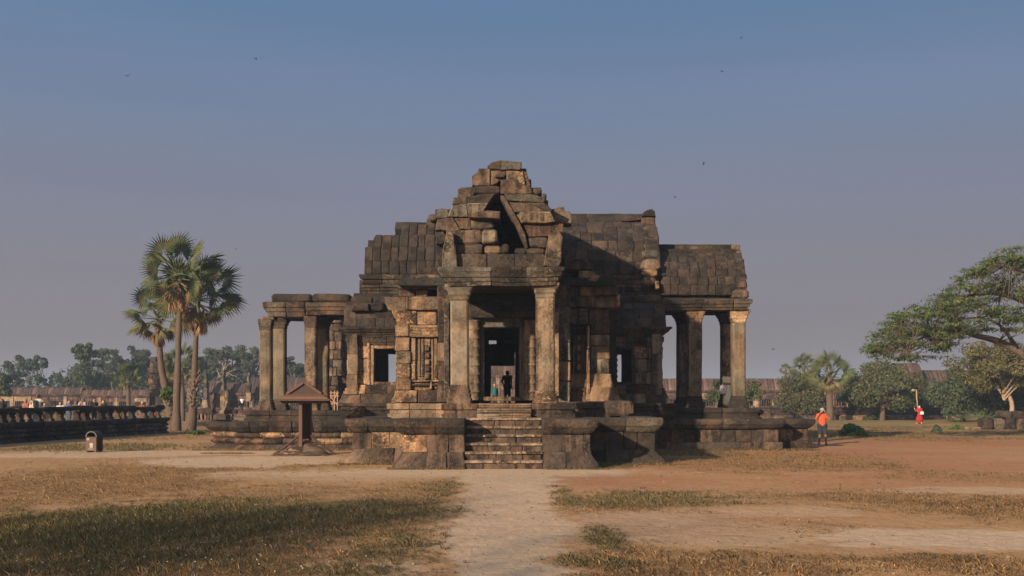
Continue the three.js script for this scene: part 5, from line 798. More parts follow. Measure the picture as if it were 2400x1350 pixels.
{
  const dry = [], green = [], flowers = [], inTemple = (x, d) => d > 33 && ((x > -3.4 && x < 2.5) || (d > 35.6 && x > -5.4 && x < 4.8) || (d > 46 && x > -13 && x < 12.6)) && d < 65;
  let tries = 0;
  while (tries++ < 240000) {
    const d = 11.5 + 24 * Math.pow(rand(), 1.25), x = rr(-0.5, 0.5) * d * 0.98; if (inTemple(x, d)) continue;
    const g = groundAt(x, d), p = rand();
    if (p < g.green * 0.62) green.push([x, 0, d, rand() < 0.04 ? rr(1.4, 2.3) : rr(0.6, 1.15), rr(0.6, 1.2) * (0.65 + 0.5 * g.green), g.n2]); else if (p < g.green * 0.62 + g.dry * 0.5) dry.push([x, 0, d, rand() < 0.04 ? rr(1.4, 2.4) : rr(0.6, 1.1), rr(0.45, 1.1) * (0.5 + 0.55 * g.dry), g.n2]); else if (rand() < 0.012 && g.sand < 0.5) dry.push([x, 0, d, rr(0.4, 0.9), 0.6, g.n2]);
    if (rand() < 0.005 * smooth(-1, -3, x) * smooth(26, 18, d) && g.green + g.dry > 0.5) flowers.push([x, 0.07, d, rr(0.7, 1.3), 1, 0]);
  }
  for (let i = 0; i < 90000; i++) { const d = rr(35, 92), x = rr(-0.5, 0.5) * d; if (inTemple(x, d) || (x < -21.5 && d > 42)) continue; const g = groundAt(x, d), p = rand(); if (p < g.green * 0.8) green.push([x, 0, d, rr(1, 2), rr(0.7, 1.5), g.n2]); else if (p < g.green + g.dry * 0.5) dry.push([x, 0, d, rr(1, 2), rr(0.5, 1.1), g.n2]); }
  // weeds along the foot of the terraces
  const weeds = (x0, x1, d, n, h) => { for (let i = 0; i < n; i++) { const s = [rr(x0, x1), 0, d - Math.abs(rr(-0.4, 0.4)) ** 1.3, rr(0.8, 1.6), rr(0.6, 1.4) * h, rand()]; (rand() < 0.55 ? green : dry).push(s); } };
  weeds(-3.7, -1.4, 33.0, 260, 1.1); weeds(0.9, 2.9, 32.95, 120, 0.9); weeds(-5.6, -3.6, 35.5, 200, 1); weeds(2.6, 5, 35.45, 300, 1.1); weeds(-13.2, -5.2, 45.9, 500, 1.2); weeds(4.8, 12.6, 45.8, 800, 1.3); weeds(-12, -10, 43, 250, 0.8); weeds(-8.9, -6.9, 41.4, 260, 0.8); weeds(-26, -20, 74, 400, 1.8);
  scatter('dry_grass', 'short dry straw-coloured grass on the worn lawn', tuftGeo(9, 0.045, 0.075, 0.0034), leafMat(1, 1, 1, 0.15), dry, (c, s) => { const k = (0.5 + 1.0 * s[5]) * rr(0.7, 1.2); c.setRGB(0.5 * k, 0.31 * k, 0.14 * k); });
  scatter('green_grass', 'short green grass in patches on the lawn', tuftGeo(10, 0.048, 0.065, 0.0036), leafMat(1, 1, 1, 0.2), green, (c, s) => { const k = rand(); c.setRGB(lerp(0.24, 0.5, k * s[5]), lerp(0.22, 0.33, k * s[5]), lerp(0.075, 0.13, k)); });
  const fg = new THREE.IcosahedronGeometry(0.0075, 0); scatter('grass_flowers', 'tiny white flower heads speckling the lawn', fg, new THREE.MeshStandardMaterial({ color: 0xffffff, roughness: 0.9 }), flowers, (c) => c.setRGB(0.5, 0.45, 0.38));
  const litter = []; for (let i = 0; i < 380; i++) { const d = 12 + 30 * rand(), x = rr(-0.5, 0.5) * d; if (!inTemple(x, d)) litter.push([x, 0.012, d, rr(0.5, 1.4), 0.6, 0]); }
  scatter('pebbles', 'small pebbles and dead leaves strewn on the earth', new THREE.DodecahedronGeometry(0.022, 0), new THREE.MeshStandardMaterial({ roughness: 1 }), litter, (c) => { const k = rr(0.06, 0.26); c.setRGB(k, k * 0.8, k * 0.62); });
}
// ---------------------------------------------------------------- people
// bones: [ax, ay, az, ra, bx, by, bz, rb]; the skin of one figure is one smooth surface round them
function skinGeo(bones, k, cell) {
  const lo = [9, 9, 9], hi = [-9, -9, -9];
  for (const b of bones) for (const [o, r] of [[0, b[3]], [4, b[7]]]) for (let i = 0; i < 3; i++) { lo[i] = Math.min(lo[i], b[o + i] - r); hi[i] = Math.max(hi[i], b[o + i] + r); }
  const mid = lo.map((v, i) => (v + hi[i]) / 2), half = Math.max(...lo.map((v, i) => hi[i] - v)) / 2 + cell * 3, N = Math.max(12, Math.ceil(2 * half / cell));
  const mc = new MarchingCubes(N, new THREE.MeshStandardMaterial(), false, false, 120000); mc.isolation = 0;
  const pre = bones.map(([ax, ay, az, ra, bx, by, bz, rb]) => ({ ax, ay, az, ra, dx: bx - ax, dy: by - ay, dz: bz - az, dr: rb - ra, l: Math.max(1e-6, (bx - ax) ** 2 + (by - ay) ** 2 + (bz - az) ** 2) }));
  const reach = 0.12 + k;
  for (let z = 0, q = 0; z < N; z++) for (let y = 0; y < N; y++) for (let x = 0; x < N; x++, q++) {
    const px = mid[0] + (x - N / 2) / (N / 2) * half, py = mid[1] + (y - N / 2) / (N / 2) * half, pz = mid[2] + (z - N / 2) / (N / 2) * half; let d = 1;
    for (const b of pre) { const ex = px - b.ax, ey = py - b.ay, ez = pz - b.az, t = clamp((ex * b.dx + ey * b.dy + ez * b.dz) / b.l), v = Math.hypot(ex - b.dx * t, ey - b.dy * t, ez - b.dz * t) - b.ra - b.dr * t; if (v > reach + 0.4) { d = Math.min(d, v); continue; } const h = Math.max(k - Math.abs(d - v), 0) / k; d = Math.min(d, v) - h * h * k * 0.25; }
    mc.field[q] = -d;
  }
  mc.update();
  const n = mc.count, pos = new Float32Array(n * 3), nor = new Float32Array(n * 3);
  for (let i = 0; i < n; i++) for (let c = 0; c < 3; c++) { pos[i * 3 + c] = mid[c] + mc.positionArray[i * 3 + c] * half; nor[i * 3 + c] = mc.normalArray[i * 3 + c]; }
  const g = new THREE.BufferGeometry(); g.setAttribute('position', new THREE.BufferAttribute(pos, 3)); g.setAttribute('normal', new THREE.BufferAttribute(nor, 3)); g.computeVertexNormals(); return g;
}
const cloth = (c, r = 0.9) => new THREE.MeshStandardMaterial({ color: c, roughness: r });
const skinTone = (c) => new THREE.MeshStandardMaterial({ color: c, roughness: 0.65 });
// the joints of a standing adult, 1.7 m tall, facing +z; pose overrides any of them
function joints(pose = {}) {
  return { hipL: [0.09, 0.9, 0], hipR: [-0.09, 0.9, 0], kneeL: [0.1, 0.49, 0.02], kneeR: [-0.1, 0.49, 0.02], footL: [0.11, 0.08, -0.02], footR: [-0.11, 0.08, -0.02], pelvis: [0, 0.95, 0], chest: [0, 1.27, 0.01], neck: [0, 1.43, 0], head: [0, 1.57, 0.03], shoL: [0.18, 1.38, 0], shoR: [-0.18, 1.38, 0], elL: [0.23, 1.1, -0.02], elR: [-0.23, 1.1, -0.02], haL: [0.22, 0.86, 0.06], haR: [-0.22, 0.86, 0.06], ...pose };
}
function bonesOf(J, w = 1) {
  const b = (p, r, q, s) => [...J[p], r * w, ...J[q], s * w], out = [b('pelvis', 0.135, 'chest', 0.145), b('chest', 0.12, 'neck', 0.06), b('neck', 0.05, 'head', 0.055), b('shoL', 0.065, 'shoR', 0.065)];
  for (const s of ['L', 'R']) out.push(b('hip' + s, 0.1, 'knee' + s, 0.058), b('knee' + s, 0.055, 'foot' + s, 0.036), b('sho' + s, 0.055, 'el' + s, 0.04), b('el' + s, 0.04, 'ha' + s, 0.027), [...J['foot' + s], 0.036, J['foot' + s][0] * 1.15, 0.035, J['foot' + s][2] + 0.15, 0.03]);
  const h = J.head; out.push([h[0], h[1] - 0.03, h[2] + 0.01, 0.075, h[0], h[1] + 0.05, h[2] - 0.01, 0.09], [h[0], h[1] - 0.01, h[2] + 0.07, 0.02, h[0], h[1] + 0.02, h[2] + 0.085, 0.012]);
  for (const s of [-1, 1]) out.push([h[0] + s * 0.082, h[1] - 0.01, h[2], 0.018, h[0] + s * 0.085, h[1] + 0.03, h[2] - 0.005, 0.018]);
  return out;
}
function handBones(J, s) {                                            // palm, four fingers and a thumb, slightly curled
  const h = new THREE.Vector3(...J['ha' + s]), e = new THREE.Vector3(...J['el' + s]), f = h.clone().sub(e).normalize(), side = new THREE.Vector3(s === 'L' ? -1 : 1, 0, 0.4).addScaledVector(f, -f.x * (s === 'L' ? -1 : 1)).normalize(), nrm = f.clone().cross(side).normalize(), out = [], P = (a, b, c) => h.clone().addScaledVector(f, a).addScaledVector(side, b).addScaledVector(nrm, c).toArray();
  out.push([...P(0.02, 0, 0), 0.026, ...P(0.07, 0, 0), 0.028]);
  [0.068, 0.078, 0.074, 0.058].forEach((L, i) => { const o = -0.03 + i * 0.02; out.push([...P(0.07, o, 0), 0.0095, ...P(0.07 + L * 0.55, o, 0.008), 0.009], [...P(0.07 + L * 0.55, o, 0.008), 0.009, ...P(0.07 + L * 0.95, o, 0.03), 0.007]); });
  out.push([...P(0.03, -0.025, 0), 0.012, ...P(0.06, -0.058, 0.012), 0.009]); return out;
}
function person(label, pos, turn, o = {}) {
  const t = thing('person', label, 'person', pos, turn, o.group), J = joints(o.pose), cell = o.cell ?? 0.03, w = o.build ?? 1, add = (name, bones, mat, k = 0.05, c = cell) => mesh(name, skinGeo(bones, k, c), mat, t);
  t.scale.setScalar(o.size ?? 1);
  const body = skinGeo(bonesOf(J, w), 0.05, cell), hands = o.hands === false ? [] : ['L', 'R'].map((s) => skinGeo(handBones(J, s), 0.012, Math.max(0.006, cell * 0.3)));
  mesh('body', mergeGeometries([body, ...hands]), skinTone(o.skin ?? 0x8a5a40), t);
  const b = (p, r, q, s) => [...J[p], r * w, ...J[q], s * w], mix = (p, q, k) => J[p].map((v, i) => lerp(v, J[q][i], k));
  const sl = o.sleeve ?? 0.55; const top = [b('pelvis', 0.155, 'chest', 0.165), b('chest', 0.14, 'neck', 0.07), b('shoL', 0.082, 'shoR', 0.082)];
  for (const s of ['L', 'R']) { if (sl <= 1) top.push([...J['sho' + s], 0.074, ...mix('sho' + s, 'el' + s, sl), 0.062]); else top.push([...J['sho' + s], 0.072, ...J['el' + s], 0.056], [...J['el' + s], 0.056, ...mix('el' + s, 'ha' + s, sl - 1), 0.045]); }
  if (o.dress) { const y = o.dress; top.push([...J.pelvis, 0.16, J.pelvis[0], y + 0.25, J.pelvis[2], 0.22 * (o.flare ?? 1)], [J.pelvis[0], y + 0.25, J.pelvis[2], 0.22 * (o.flare ?? 1), J.pelvis[0] + (o.trail ?? 0), y + 0.12, J.pelvis[2], 0.2 * (o.flare ?? 1)]); }
  add(o.dress ? 'dress' : 'shirt', top, cloth(o.top ?? 0xffffff), 0.06);
  if (!o.dress) { const leg = o.leg ?? 1, bt = [b('hipL', 0.135, 'hipR', 0.135), [...J.pelvis, 0.15, J.pelvis[0], J.pelvis[1] - 0.06, J.pelvis[2], 0.15]]; for (const s of ['L', 'R']) { if (leg < 1) bt.push([...J['hip' + s], 0.125, ...mix('hip' + s, 'knee' + s, leg), 0.1]); else bt.push([...J['hip' + s], 0.12, ...J['knee' + s], 0.078], [...J['knee' + s], 0.078, ...mix('knee' + s, 'foot' + s, 0.9), 0.06]); } add(leg < 1 ? 'shorts' : 'trousers', bt, cloth(o.bottom ?? 0x26303a), 0.05); }
  const h = J.head; if (o.hair !== null) { const hb = [[h[0], h[1] + 0.055, h[2] - 0.03, 0.098, h[0], h[1] + 0.02, h[2] - 0.05, 0.09]]; if (o.long) hb.push([h[0], h[1], h[2] - 0.07, 0.085, h[0], h[1] - o.long, h[2] - 0.1, 0.06], [h[0] - 0.075, h[1] + 0.02, h[2] - 0.02, 0.045, h[0] - 0.08, h[1] - o.long * 0.8, h[2] - 0.03, 0.04], [h[0] + 0.075, h[1] + 0.02, h[2] - 0.02, 0.045, h[0] + 0.08, h[1] - o.long * 0.8, h[2] - 0.03, 0.04]); add('hair', hb, cloth(o.hair ?? 0x15110f), 0.04); }
  for (const s of ['L', 'R']) { const f = J['foot' + s]; add('shoe', [[f[0], 0.04, f[2] - 0.05, 0.045, f[0] * 1.12, 0.035, f[2] + 0.16, 0.04]], cloth(o.shoes ?? 0x222222), 0.03); }
  if (o.face !== false) for (const s of [-1, 1]) { const e = mesh('eye', new THREE.SphereGeometry(0.011, 6, 5), cloth(0x0c0a09, 0.3), t); e.position.set(h[0] + s * 0.033, h[1] + 0.02, h[2] + 0.078); }
  return t;
}
{ // the man photographing in orange
  const d = 51.4, t = person('man in orange shirt, dark shorts and white cap raising a camera at the terrace end', [U(1927, d), 0, -d], -0.15, { cell: 0.02, skin: 0x7a5340, top: 0xc04a2a, bottom: 0x1e2430, leg: 0.85, shoes: 0x2c4a63, hair: 0x16120f, sleeve: 0.7, build: 1.08, pose: { elL: [0.3, 1.22, 0.16], elR: [-0.3, 1.22, 0.16], haL: [0.1, 1.5, 0.22], haR: [-0.1, 1.5, 0.22], footL: [0.17, 0.08, 0.05], kneeL: [0.14, 0.49, 0.06], footR: [-0.14, 0.08, -0.04] } });
  const cam = mesh('camera', new THREE.BoxGeometry(0.15, 0.09, 0.06, 2, 2, 2), cloth(0x8a8785, 0.5), t); cam.position.set(0, 1.57, 0.27);
  const lens = mesh('camera_lens', new THREE.CylinderGeometry(0.035, 0.04, 0.07, 14), cloth(0x111111, 0.3), t); lens.rotation.x = Math.PI / 2; lens.position.set(0, 1.565, 0.33);
  const cap = mesh('cap', skinGeo([[0, 1.63, 0.01, 0.103, 0, 1.61, -0.02, 0.1]], 0.03, 0.012), cloth(0x8f8b88), t); const band = mesh('cap_visor', new THREE.CylinderGeometry(0.1, 0.1, 0.012, 18, 1, false, -1.4, 2.8), cloth(0x1c2340), t); band.scale.z = 1.5; band.position.set(0, 1.625, 0.05); cap.userData.label = 'white cap';
}
{ // woman leaning in the right porch
  const d = 49, t = person('woman in cream dress leaning on the right porch pillar with a spotted bag', [U(1705, d), 1.75, -d], 0.25, { cell: 0.02, size: 0.94, skin: 0x9a6a52, top: 0xe6d8b4, hair: 0x0d0b0a, long: 0.24, dress: 0.12, flare: 0.95, trail: -0.04, sleeve: 0.6, shoes: 0x8a6a55, build: 0.9, pose: { elL: [0.22, 1.12, 0.06], elR: [-0.22, 1.12, 0.06], haL: [-0.1, 1.13, 0.2], haR: [0.1, 1.09, 0.2], head: [0.02, 1.57, 0.03] } });
  const spots = texture(64, (u, v) => { const i = Math.floor(u * 6), j = Math.floor(v * 6), q = Math.hypot(u * 6 - i - 0.3 - 0.4 * hash3(i, j, 1), v * 6 - j - 0.3 - 0.4 * hash3(i, j, 2)); return q < 0.27 ? [0.35, 0.2, 0.28] : [0.86, 0.82, 0.86]; }, true);
  const bag = mesh('bag', blockGeo(0.3, 0.44, 0.1, { amp: 0.02, ch: 0.05, prof: [[0, -0.03], [0.1, 0.02], [0.5, 0.03], [0.9, -0.01], [1, -0.04]], seg: 0.08 }), new THREE.MeshStandardMaterial({ map: spots, roughness: 0.85 }), t); bag.material.map.repeat.set(2.4, 2.4); bag.position.set(-0.27, 0.62, 0.12);
  const strap = mesh('bag_strap', new THREE.TorusGeometry(0.1, 0.01, 6, 16), cloth(0xd8d0d6), t); strap.position.set(-0.25, 1.08, 0.12); strap.rotation.y = 0.7; strap.scale.y = 1.3;
}
{ // woman in red
  const d = 103, t = person('woman in long red dress carrying a white bag on the lawn', [U(2155, d), 0, -d], -0.5, { cell: 0.03, size: 0.97, skin: 0xc49a80, top: 0x8a1518, hair: 0x0e0b0a, long: 0.2, dress: 0.16, flare: 1.5, sleeve: 1.4, shoes: 0xd8cfc4, build: 0.92, pose: { elR: [-0.34, 1.18, 0.06], haR: [-0.4, 1.36, 0.16], elL: [0.26, 1.12, 0.02], haL: [0.2, 0.98, 0.16], footL: [0.2, 0.08, 0.14], footR: [-0.2, 0.08, -0.05] } });
  const bag = mesh('bag', blockGeo(0.34, 0.3, 0.1, { amp: 0.02, ch: 0.05, seg: 0.08 }), cloth(0xbdb6ae), t); bag.position.set(0.24, 0.85, 0.16);
}
person('dark figure of a visitor standing in the temple hall, against the far door', [U(1189, 59), 1.95, -59], 2.8, { cell: 0.025, skin: 0x4a352a, top: 0x1d2226, bottom: 0x15181c, hair: 0x0c0a0a, sleeve: 0.6, face: false, pose: { elL: [0.3, 1.15, -0.05], haL: [0.24, 0.95, 0.1] } });
person('small figure in teal top seen through the far temple door', [U(1159, 67), 1.45, -67], 0.4, { cell: 0.03, size: 0.98, skin: 0x8a6048, top: 0x1d5560, bottom: 0x2a3038, hair: 0x120e0c });
{ // visitors on the causeway: [pixel column, head top row, distance, description, shirt, hair or hat, skin, pose]
  const crowd = [[5, 935, 62, 'person in dark clothing at the far left edge of the causeway', 0x20242a, 0x100d0c, 0x6a4a38], [60, 936, 64, 'person in patterned orange-brown top, second from the left on the causeway', 0x9a6448, 0x8a5a40, 0xb08068], [74, 940, 66, 'person in pale pink top with white head scarf beside the tall figure', 0xd8b8b0, 0xe8dcd4, 0xb08a70], [91, 925, 65, 'person in white shirt and black hat with raised arm and dark backpack', 0xbab6b2, 0x0d0d10, 0x8a6048, 'up'], [105, 944, 67, 'person in white top just right of the raised-arm figure', 0xe0dad2, 0x1a1512, 0xb08a70], [142, 942, 68, 'person in white shirt under the tall stone post on the causeway', 0xeae6e0, 0x3a2418, 0xb88a6c], [162, 940, 69, 'person in bright blue shirt on the causeway', 0x2a5fae, 0xc07848, 0xb88a6c], [178, 940, 70, 'person in grey-green top right of the blue shirt', 0x6f7a6a, 0x14100e, 0x8a6048], [188, 943, 70, 'person in white top with pale cap, left of the fair-haired one', 0xe6dfd6, 0xe2d6cc, 0xb08a70], [198, 943, 70, 'fair-haired person in cream top on the causeway', 0xdccfc0, 0xd8a468, 0xc49a7a], [221, 935, 71, 'man in black shirt and sunglasses facing the camera, left one of two', 0x14161a, 0x4a3020, 0xb98a70], [243, 938, 72, 'man in black jacket leaning on the rail, right one of two', 0x101216, 0x2a1c14, 0xc2937a], [333, 942, 84, 'person in rust-red top and white cap near the end of the rail', 0x8a3c2c, 0xeae4dc, 0xb08a70], [350, 945, 85, 'dark silhouetted person with long hair near the leaning palm', 0x181a1e, 0x0e0c0c, 0x4a362c], [368, 947, 86, 'person in white shirt with dark backpack near the rail end', 0xeeeae6, 0x1a1614, 0x9a6a50]];
  for (const [px, py, d, lab, top, hair, sk, how] of crowd) {
    const H = V(py, d), f = d > 80 ? 0.3 : 0.62, up = how === 'up', size = clamp((H - f) / 1.7, 0.92, 1.08), p = at(px, 960, d);
    const t = person(lab, [p.x, H - 1.7 * size, p.z], up ? 2.6 : rr(-0.8, 0.8), { cell: 0.035, size, top: new THREE.Color(top).multiplyScalar(0.62).getHex(), hair, skin: new THREE.Color(sk).multiplyScalar(0.55).getHex(), bottom: pick([0x2a3038, 0x5a4a3c, 0x8a3030, 0x304860]), long: /long|fair|scarf/.test(lab) ? 0.18 : 0, hands: false, face: false, group: 'visitors on the causeway', pose: up ? { elL: [0.34, 1.42, 0.05], haL: [0.3, 1.7, 0.1], elR: [-0.32, 1.3, 0.1], haR: [-0.18, 1.5, 0.18] } : { elL: [0.25, 1.12, 0.05], haL: [0.16, 0.98, 0.2] } });
    if (/backpack/.test(lab)) { const b = mesh('backpack', blockGeo(0.28, 0.42, 0.16, { amp: 0.02, ch: 0.06, seg: 0.1 }), cloth(0x15171a), t); b.position.set(0, 0.98, -0.22); }
    if (/sunglasses/.test(lab)) { const g = mesh('sunglasses', new THREE.BoxGeometry(0.14, 0.035, 0.03), cloth(0x0a0a0a, 0.3), t); g.position.set(0, 1.6, 0.1); }
  }
  person('person in white top standing far off before the gallery windows, left of the porch', [U(567, 150), 0.9, -150], 0.5, { cell: 0.04, top: 0xf0ece6, bottom: 0x15181c, hair: 0x141110, hands: false, face: false });
}
// ---------------------------------------------------------------- roofed signboard left of the stairs
{
  const d = 42, X = U(714, d), t = thing('sign_shelter', 'dark wooden signboard under a small shingled roof, on an earth mound left of the stairs', 'signboard', [X, 0, -d], 0.1);
  const woodMap = texture(256, (u, v) => { const k = 0.5 + 0.5 * pf(u, v * 0.25, 8, 4, 4, 1); return [toS(k), toS(k * 0.98), toS(k * 0.95)]; }, true);
  const wm = (r, g, b) => { const m = new THREE.MeshStandardMaterial({ map: woodMap, bumpMap: woodMap, bumpScale: 0.006, roughness: 0.8 }); m.color.setRGB(r, g, b); return m; };
  const dark = wm(0.05, 0.032, 0.028), red = wm(0.12, 0.06, 0.045), shingle = [wm(0.17, 0.088, 0.06), wm(0.13, 0.068, 0.048), wm(0.22, 0.125, 0.088)];
  const box = (name, w, h, dd, x, y, z, mat, parent = t) => { const m = mesh(name, blockGeo(w, h, dd, { amp: 0.004, ch: 0.012, seg: 2 }), mat, parent); m.position.set(x, y, z); return m; };
  box('post', 0.13, 2.2, 0.13, -0.11, 0.05, 0.42, red); box('post', 0.13, 2.2, 0.13, 0.17, 0.05, -0.42, red);
  const bd = box('board', 0.72, 1.4, 0.05, 0.03, 0.6, 0, dark); bd.rotation.y = 1.25;
  // hipped roof with a small gable at each end of its ridge
  const roof = part('roof', t, [0.02, 2.05, 0]), HW = 0.97, HZ = 0.85, R = 0.66, SK = 0.24, IN = 0.42;
  const plane = (name, pts, mat, th = 0.035) => {                     // a flat slab through four corners, given thickness downwards
    const [a, b, c, e] = pts.map((p) => new THREE.Vector3(...p)), n = b.clone().sub(a).cross(e.clone().sub(a)).normalize(); if (n.y < 0) n.negate(); const low = [a, b, c, e].map((p) => p.clone().addScaledVector(n, -th)), q = [a, b, c, e, ...low], f = [[0, 1, 2, 3], [7, 6, 5, 4], [0, 4, 5, 1], [1, 5, 6, 2], [2, 6, 7, 3], [3, 7, 4, 0]], pos = [], uv = [];
    for (const [i, j, k, l] of f) for (const [v, s] of [[i, [0, 0]], [j, [1, 0]], [k, [1, 0.3]], [i, [0, 0]], [k, [1, 0.3]], [l, [0, 0.3]]]) { pos.push(...q[v].toArray()); uv.push(...s); }
    const g = new THREE.BufferGeometry(); g.setAttribute('position', new THREE.Float32BufferAttribute(pos, 3)); g.setAttribute('uv', new THREE.Float32BufferAttribute(uv, 2)); g.computeVertexNormals(); mat.side = THREE.DoubleSide; return mesh(name, g, mat, roof);
  };
  const xw = (y) => HW * (1 - y / R), zw = (y) => HZ - IN * Math.min(1, y / SK);
  for (let k = 0; k < 4; k++) for (const s of [-1, 1]) { const y0 = k * SK / 4, y1 = y0 + SK / 4 * 1.25, o = 0.012 * (k % 2); plane('shingle_row', [[-xw(y0), y0 + 0.03 + o, s * (zw(y0) + 0.03)], [xw(y0), y0 + 0.03 + o, s * (zw(y0) + 0.03)], [xw(y1), y1 + o, s * zw(y1)], [-xw(y1), y1 + o, s * zw(y1)]], shingle[(k + 1) % 3]); }
  for (let k = 0; k < 8; k++) for (const s of [-1, 1]) { const y0 = k * R / 8, y1 = Math.min(R, y0 + R / 8 * 1.25); plane('shingle_row', [[s * (xw(y0) + 0.02), y0 + 0.03, -zw(y0)], [s * (xw(y0) + 0.02), y0 + 0.03, zw(y0)], [s * xw(y1), y1 + 0.01, zw(y1)], [s * xw(y1), y1 + 0.01, -zw(y1)]], pick(shingle)); }
  for (const s of [-1, 1]) {
    for (const e of [-1, 1]) { const m = mesh('barge_board', blockGeo(0.74, 0.1, 0.05, { amp: 0.003, ch: 0.01, seg: 2 }), red, roof), x0 = xw(SK), a = Math.atan2(R - SK, x0); m.rotation.z = -e * a; m.position.set(e * x0 / 2, (SK + R) / 2 - 0.03, s * (HZ - IN + 0.1)); }
    const g = mesh('gable_board', new THREE.ExtrudeGeometry(new THREE.Shape([[-xw(SK) + 0.02, SK], [xw(SK) - 0.02, SK], [0, R - 0.02]].map((p) => new THREE.Vector2(...p))), { depth: 0.03, bevelEnabled: false }), dark, roof); g.position.z = s * (HZ - IN + 0.03) - 0.015;
    box('eave_beam', 1.7, 0.09, 0.07, 0, -0.1, s * 0.62, dark, roof); box('eave_beam', 0.07, 0.09, 1.3, s * 0.75, -0.09, 0, dark, roof);
    for (let k = 0; k < 15; k++) box('rafter_end', 0.035, 0.05, 0.16, -0.84 + k * 0.12, -0.035, s * 0.76, dark, roof);
  }
  for (const s of [-1, 1]) mesh('brace', tube([[s * 0.2, 0.75, 0.1], [s * 0.7, 0.32, 0.1], [s * 1.15, 0.02, 0.1]], [0.05, 0.05], 6, { n: 5 }), dark, t);
  const md = []; for (let i = 0; i <= 10; i++) md.push(new THREE.Vector2(1.25 * Math.pow(i / 10, 0.9) + 0.001, 0.62 * Math.pow(1 - i / 10, 1.35) - 0.03)); md.reverse();
  const mg = new THREE.LatheGeometry(md, 26), mp = mg.attributes.position; for (let i = 0; i < mp.count; i++) { const n = noise3(mp.getX(i) * 3, mp.getY(i) * 3, mp.getZ(i) * 3); mp.setXYZ(i, mp.getX(i) * (1 + n * 0.08), mp.getY(i) + n * 0.04, mp.getZ(i) * (1 + n * 0.08)); } mg.computeVertexNormals();
  const mm = new THREE.MeshStandardMaterial({ map: mapRough, bumpMap: bumpFine, bumpScale: 0.03, roughness: 1 }); mm.color.setRGB(0.26, 0.165, 0.11); mesh('earth_mound', mg, mm, t);
}
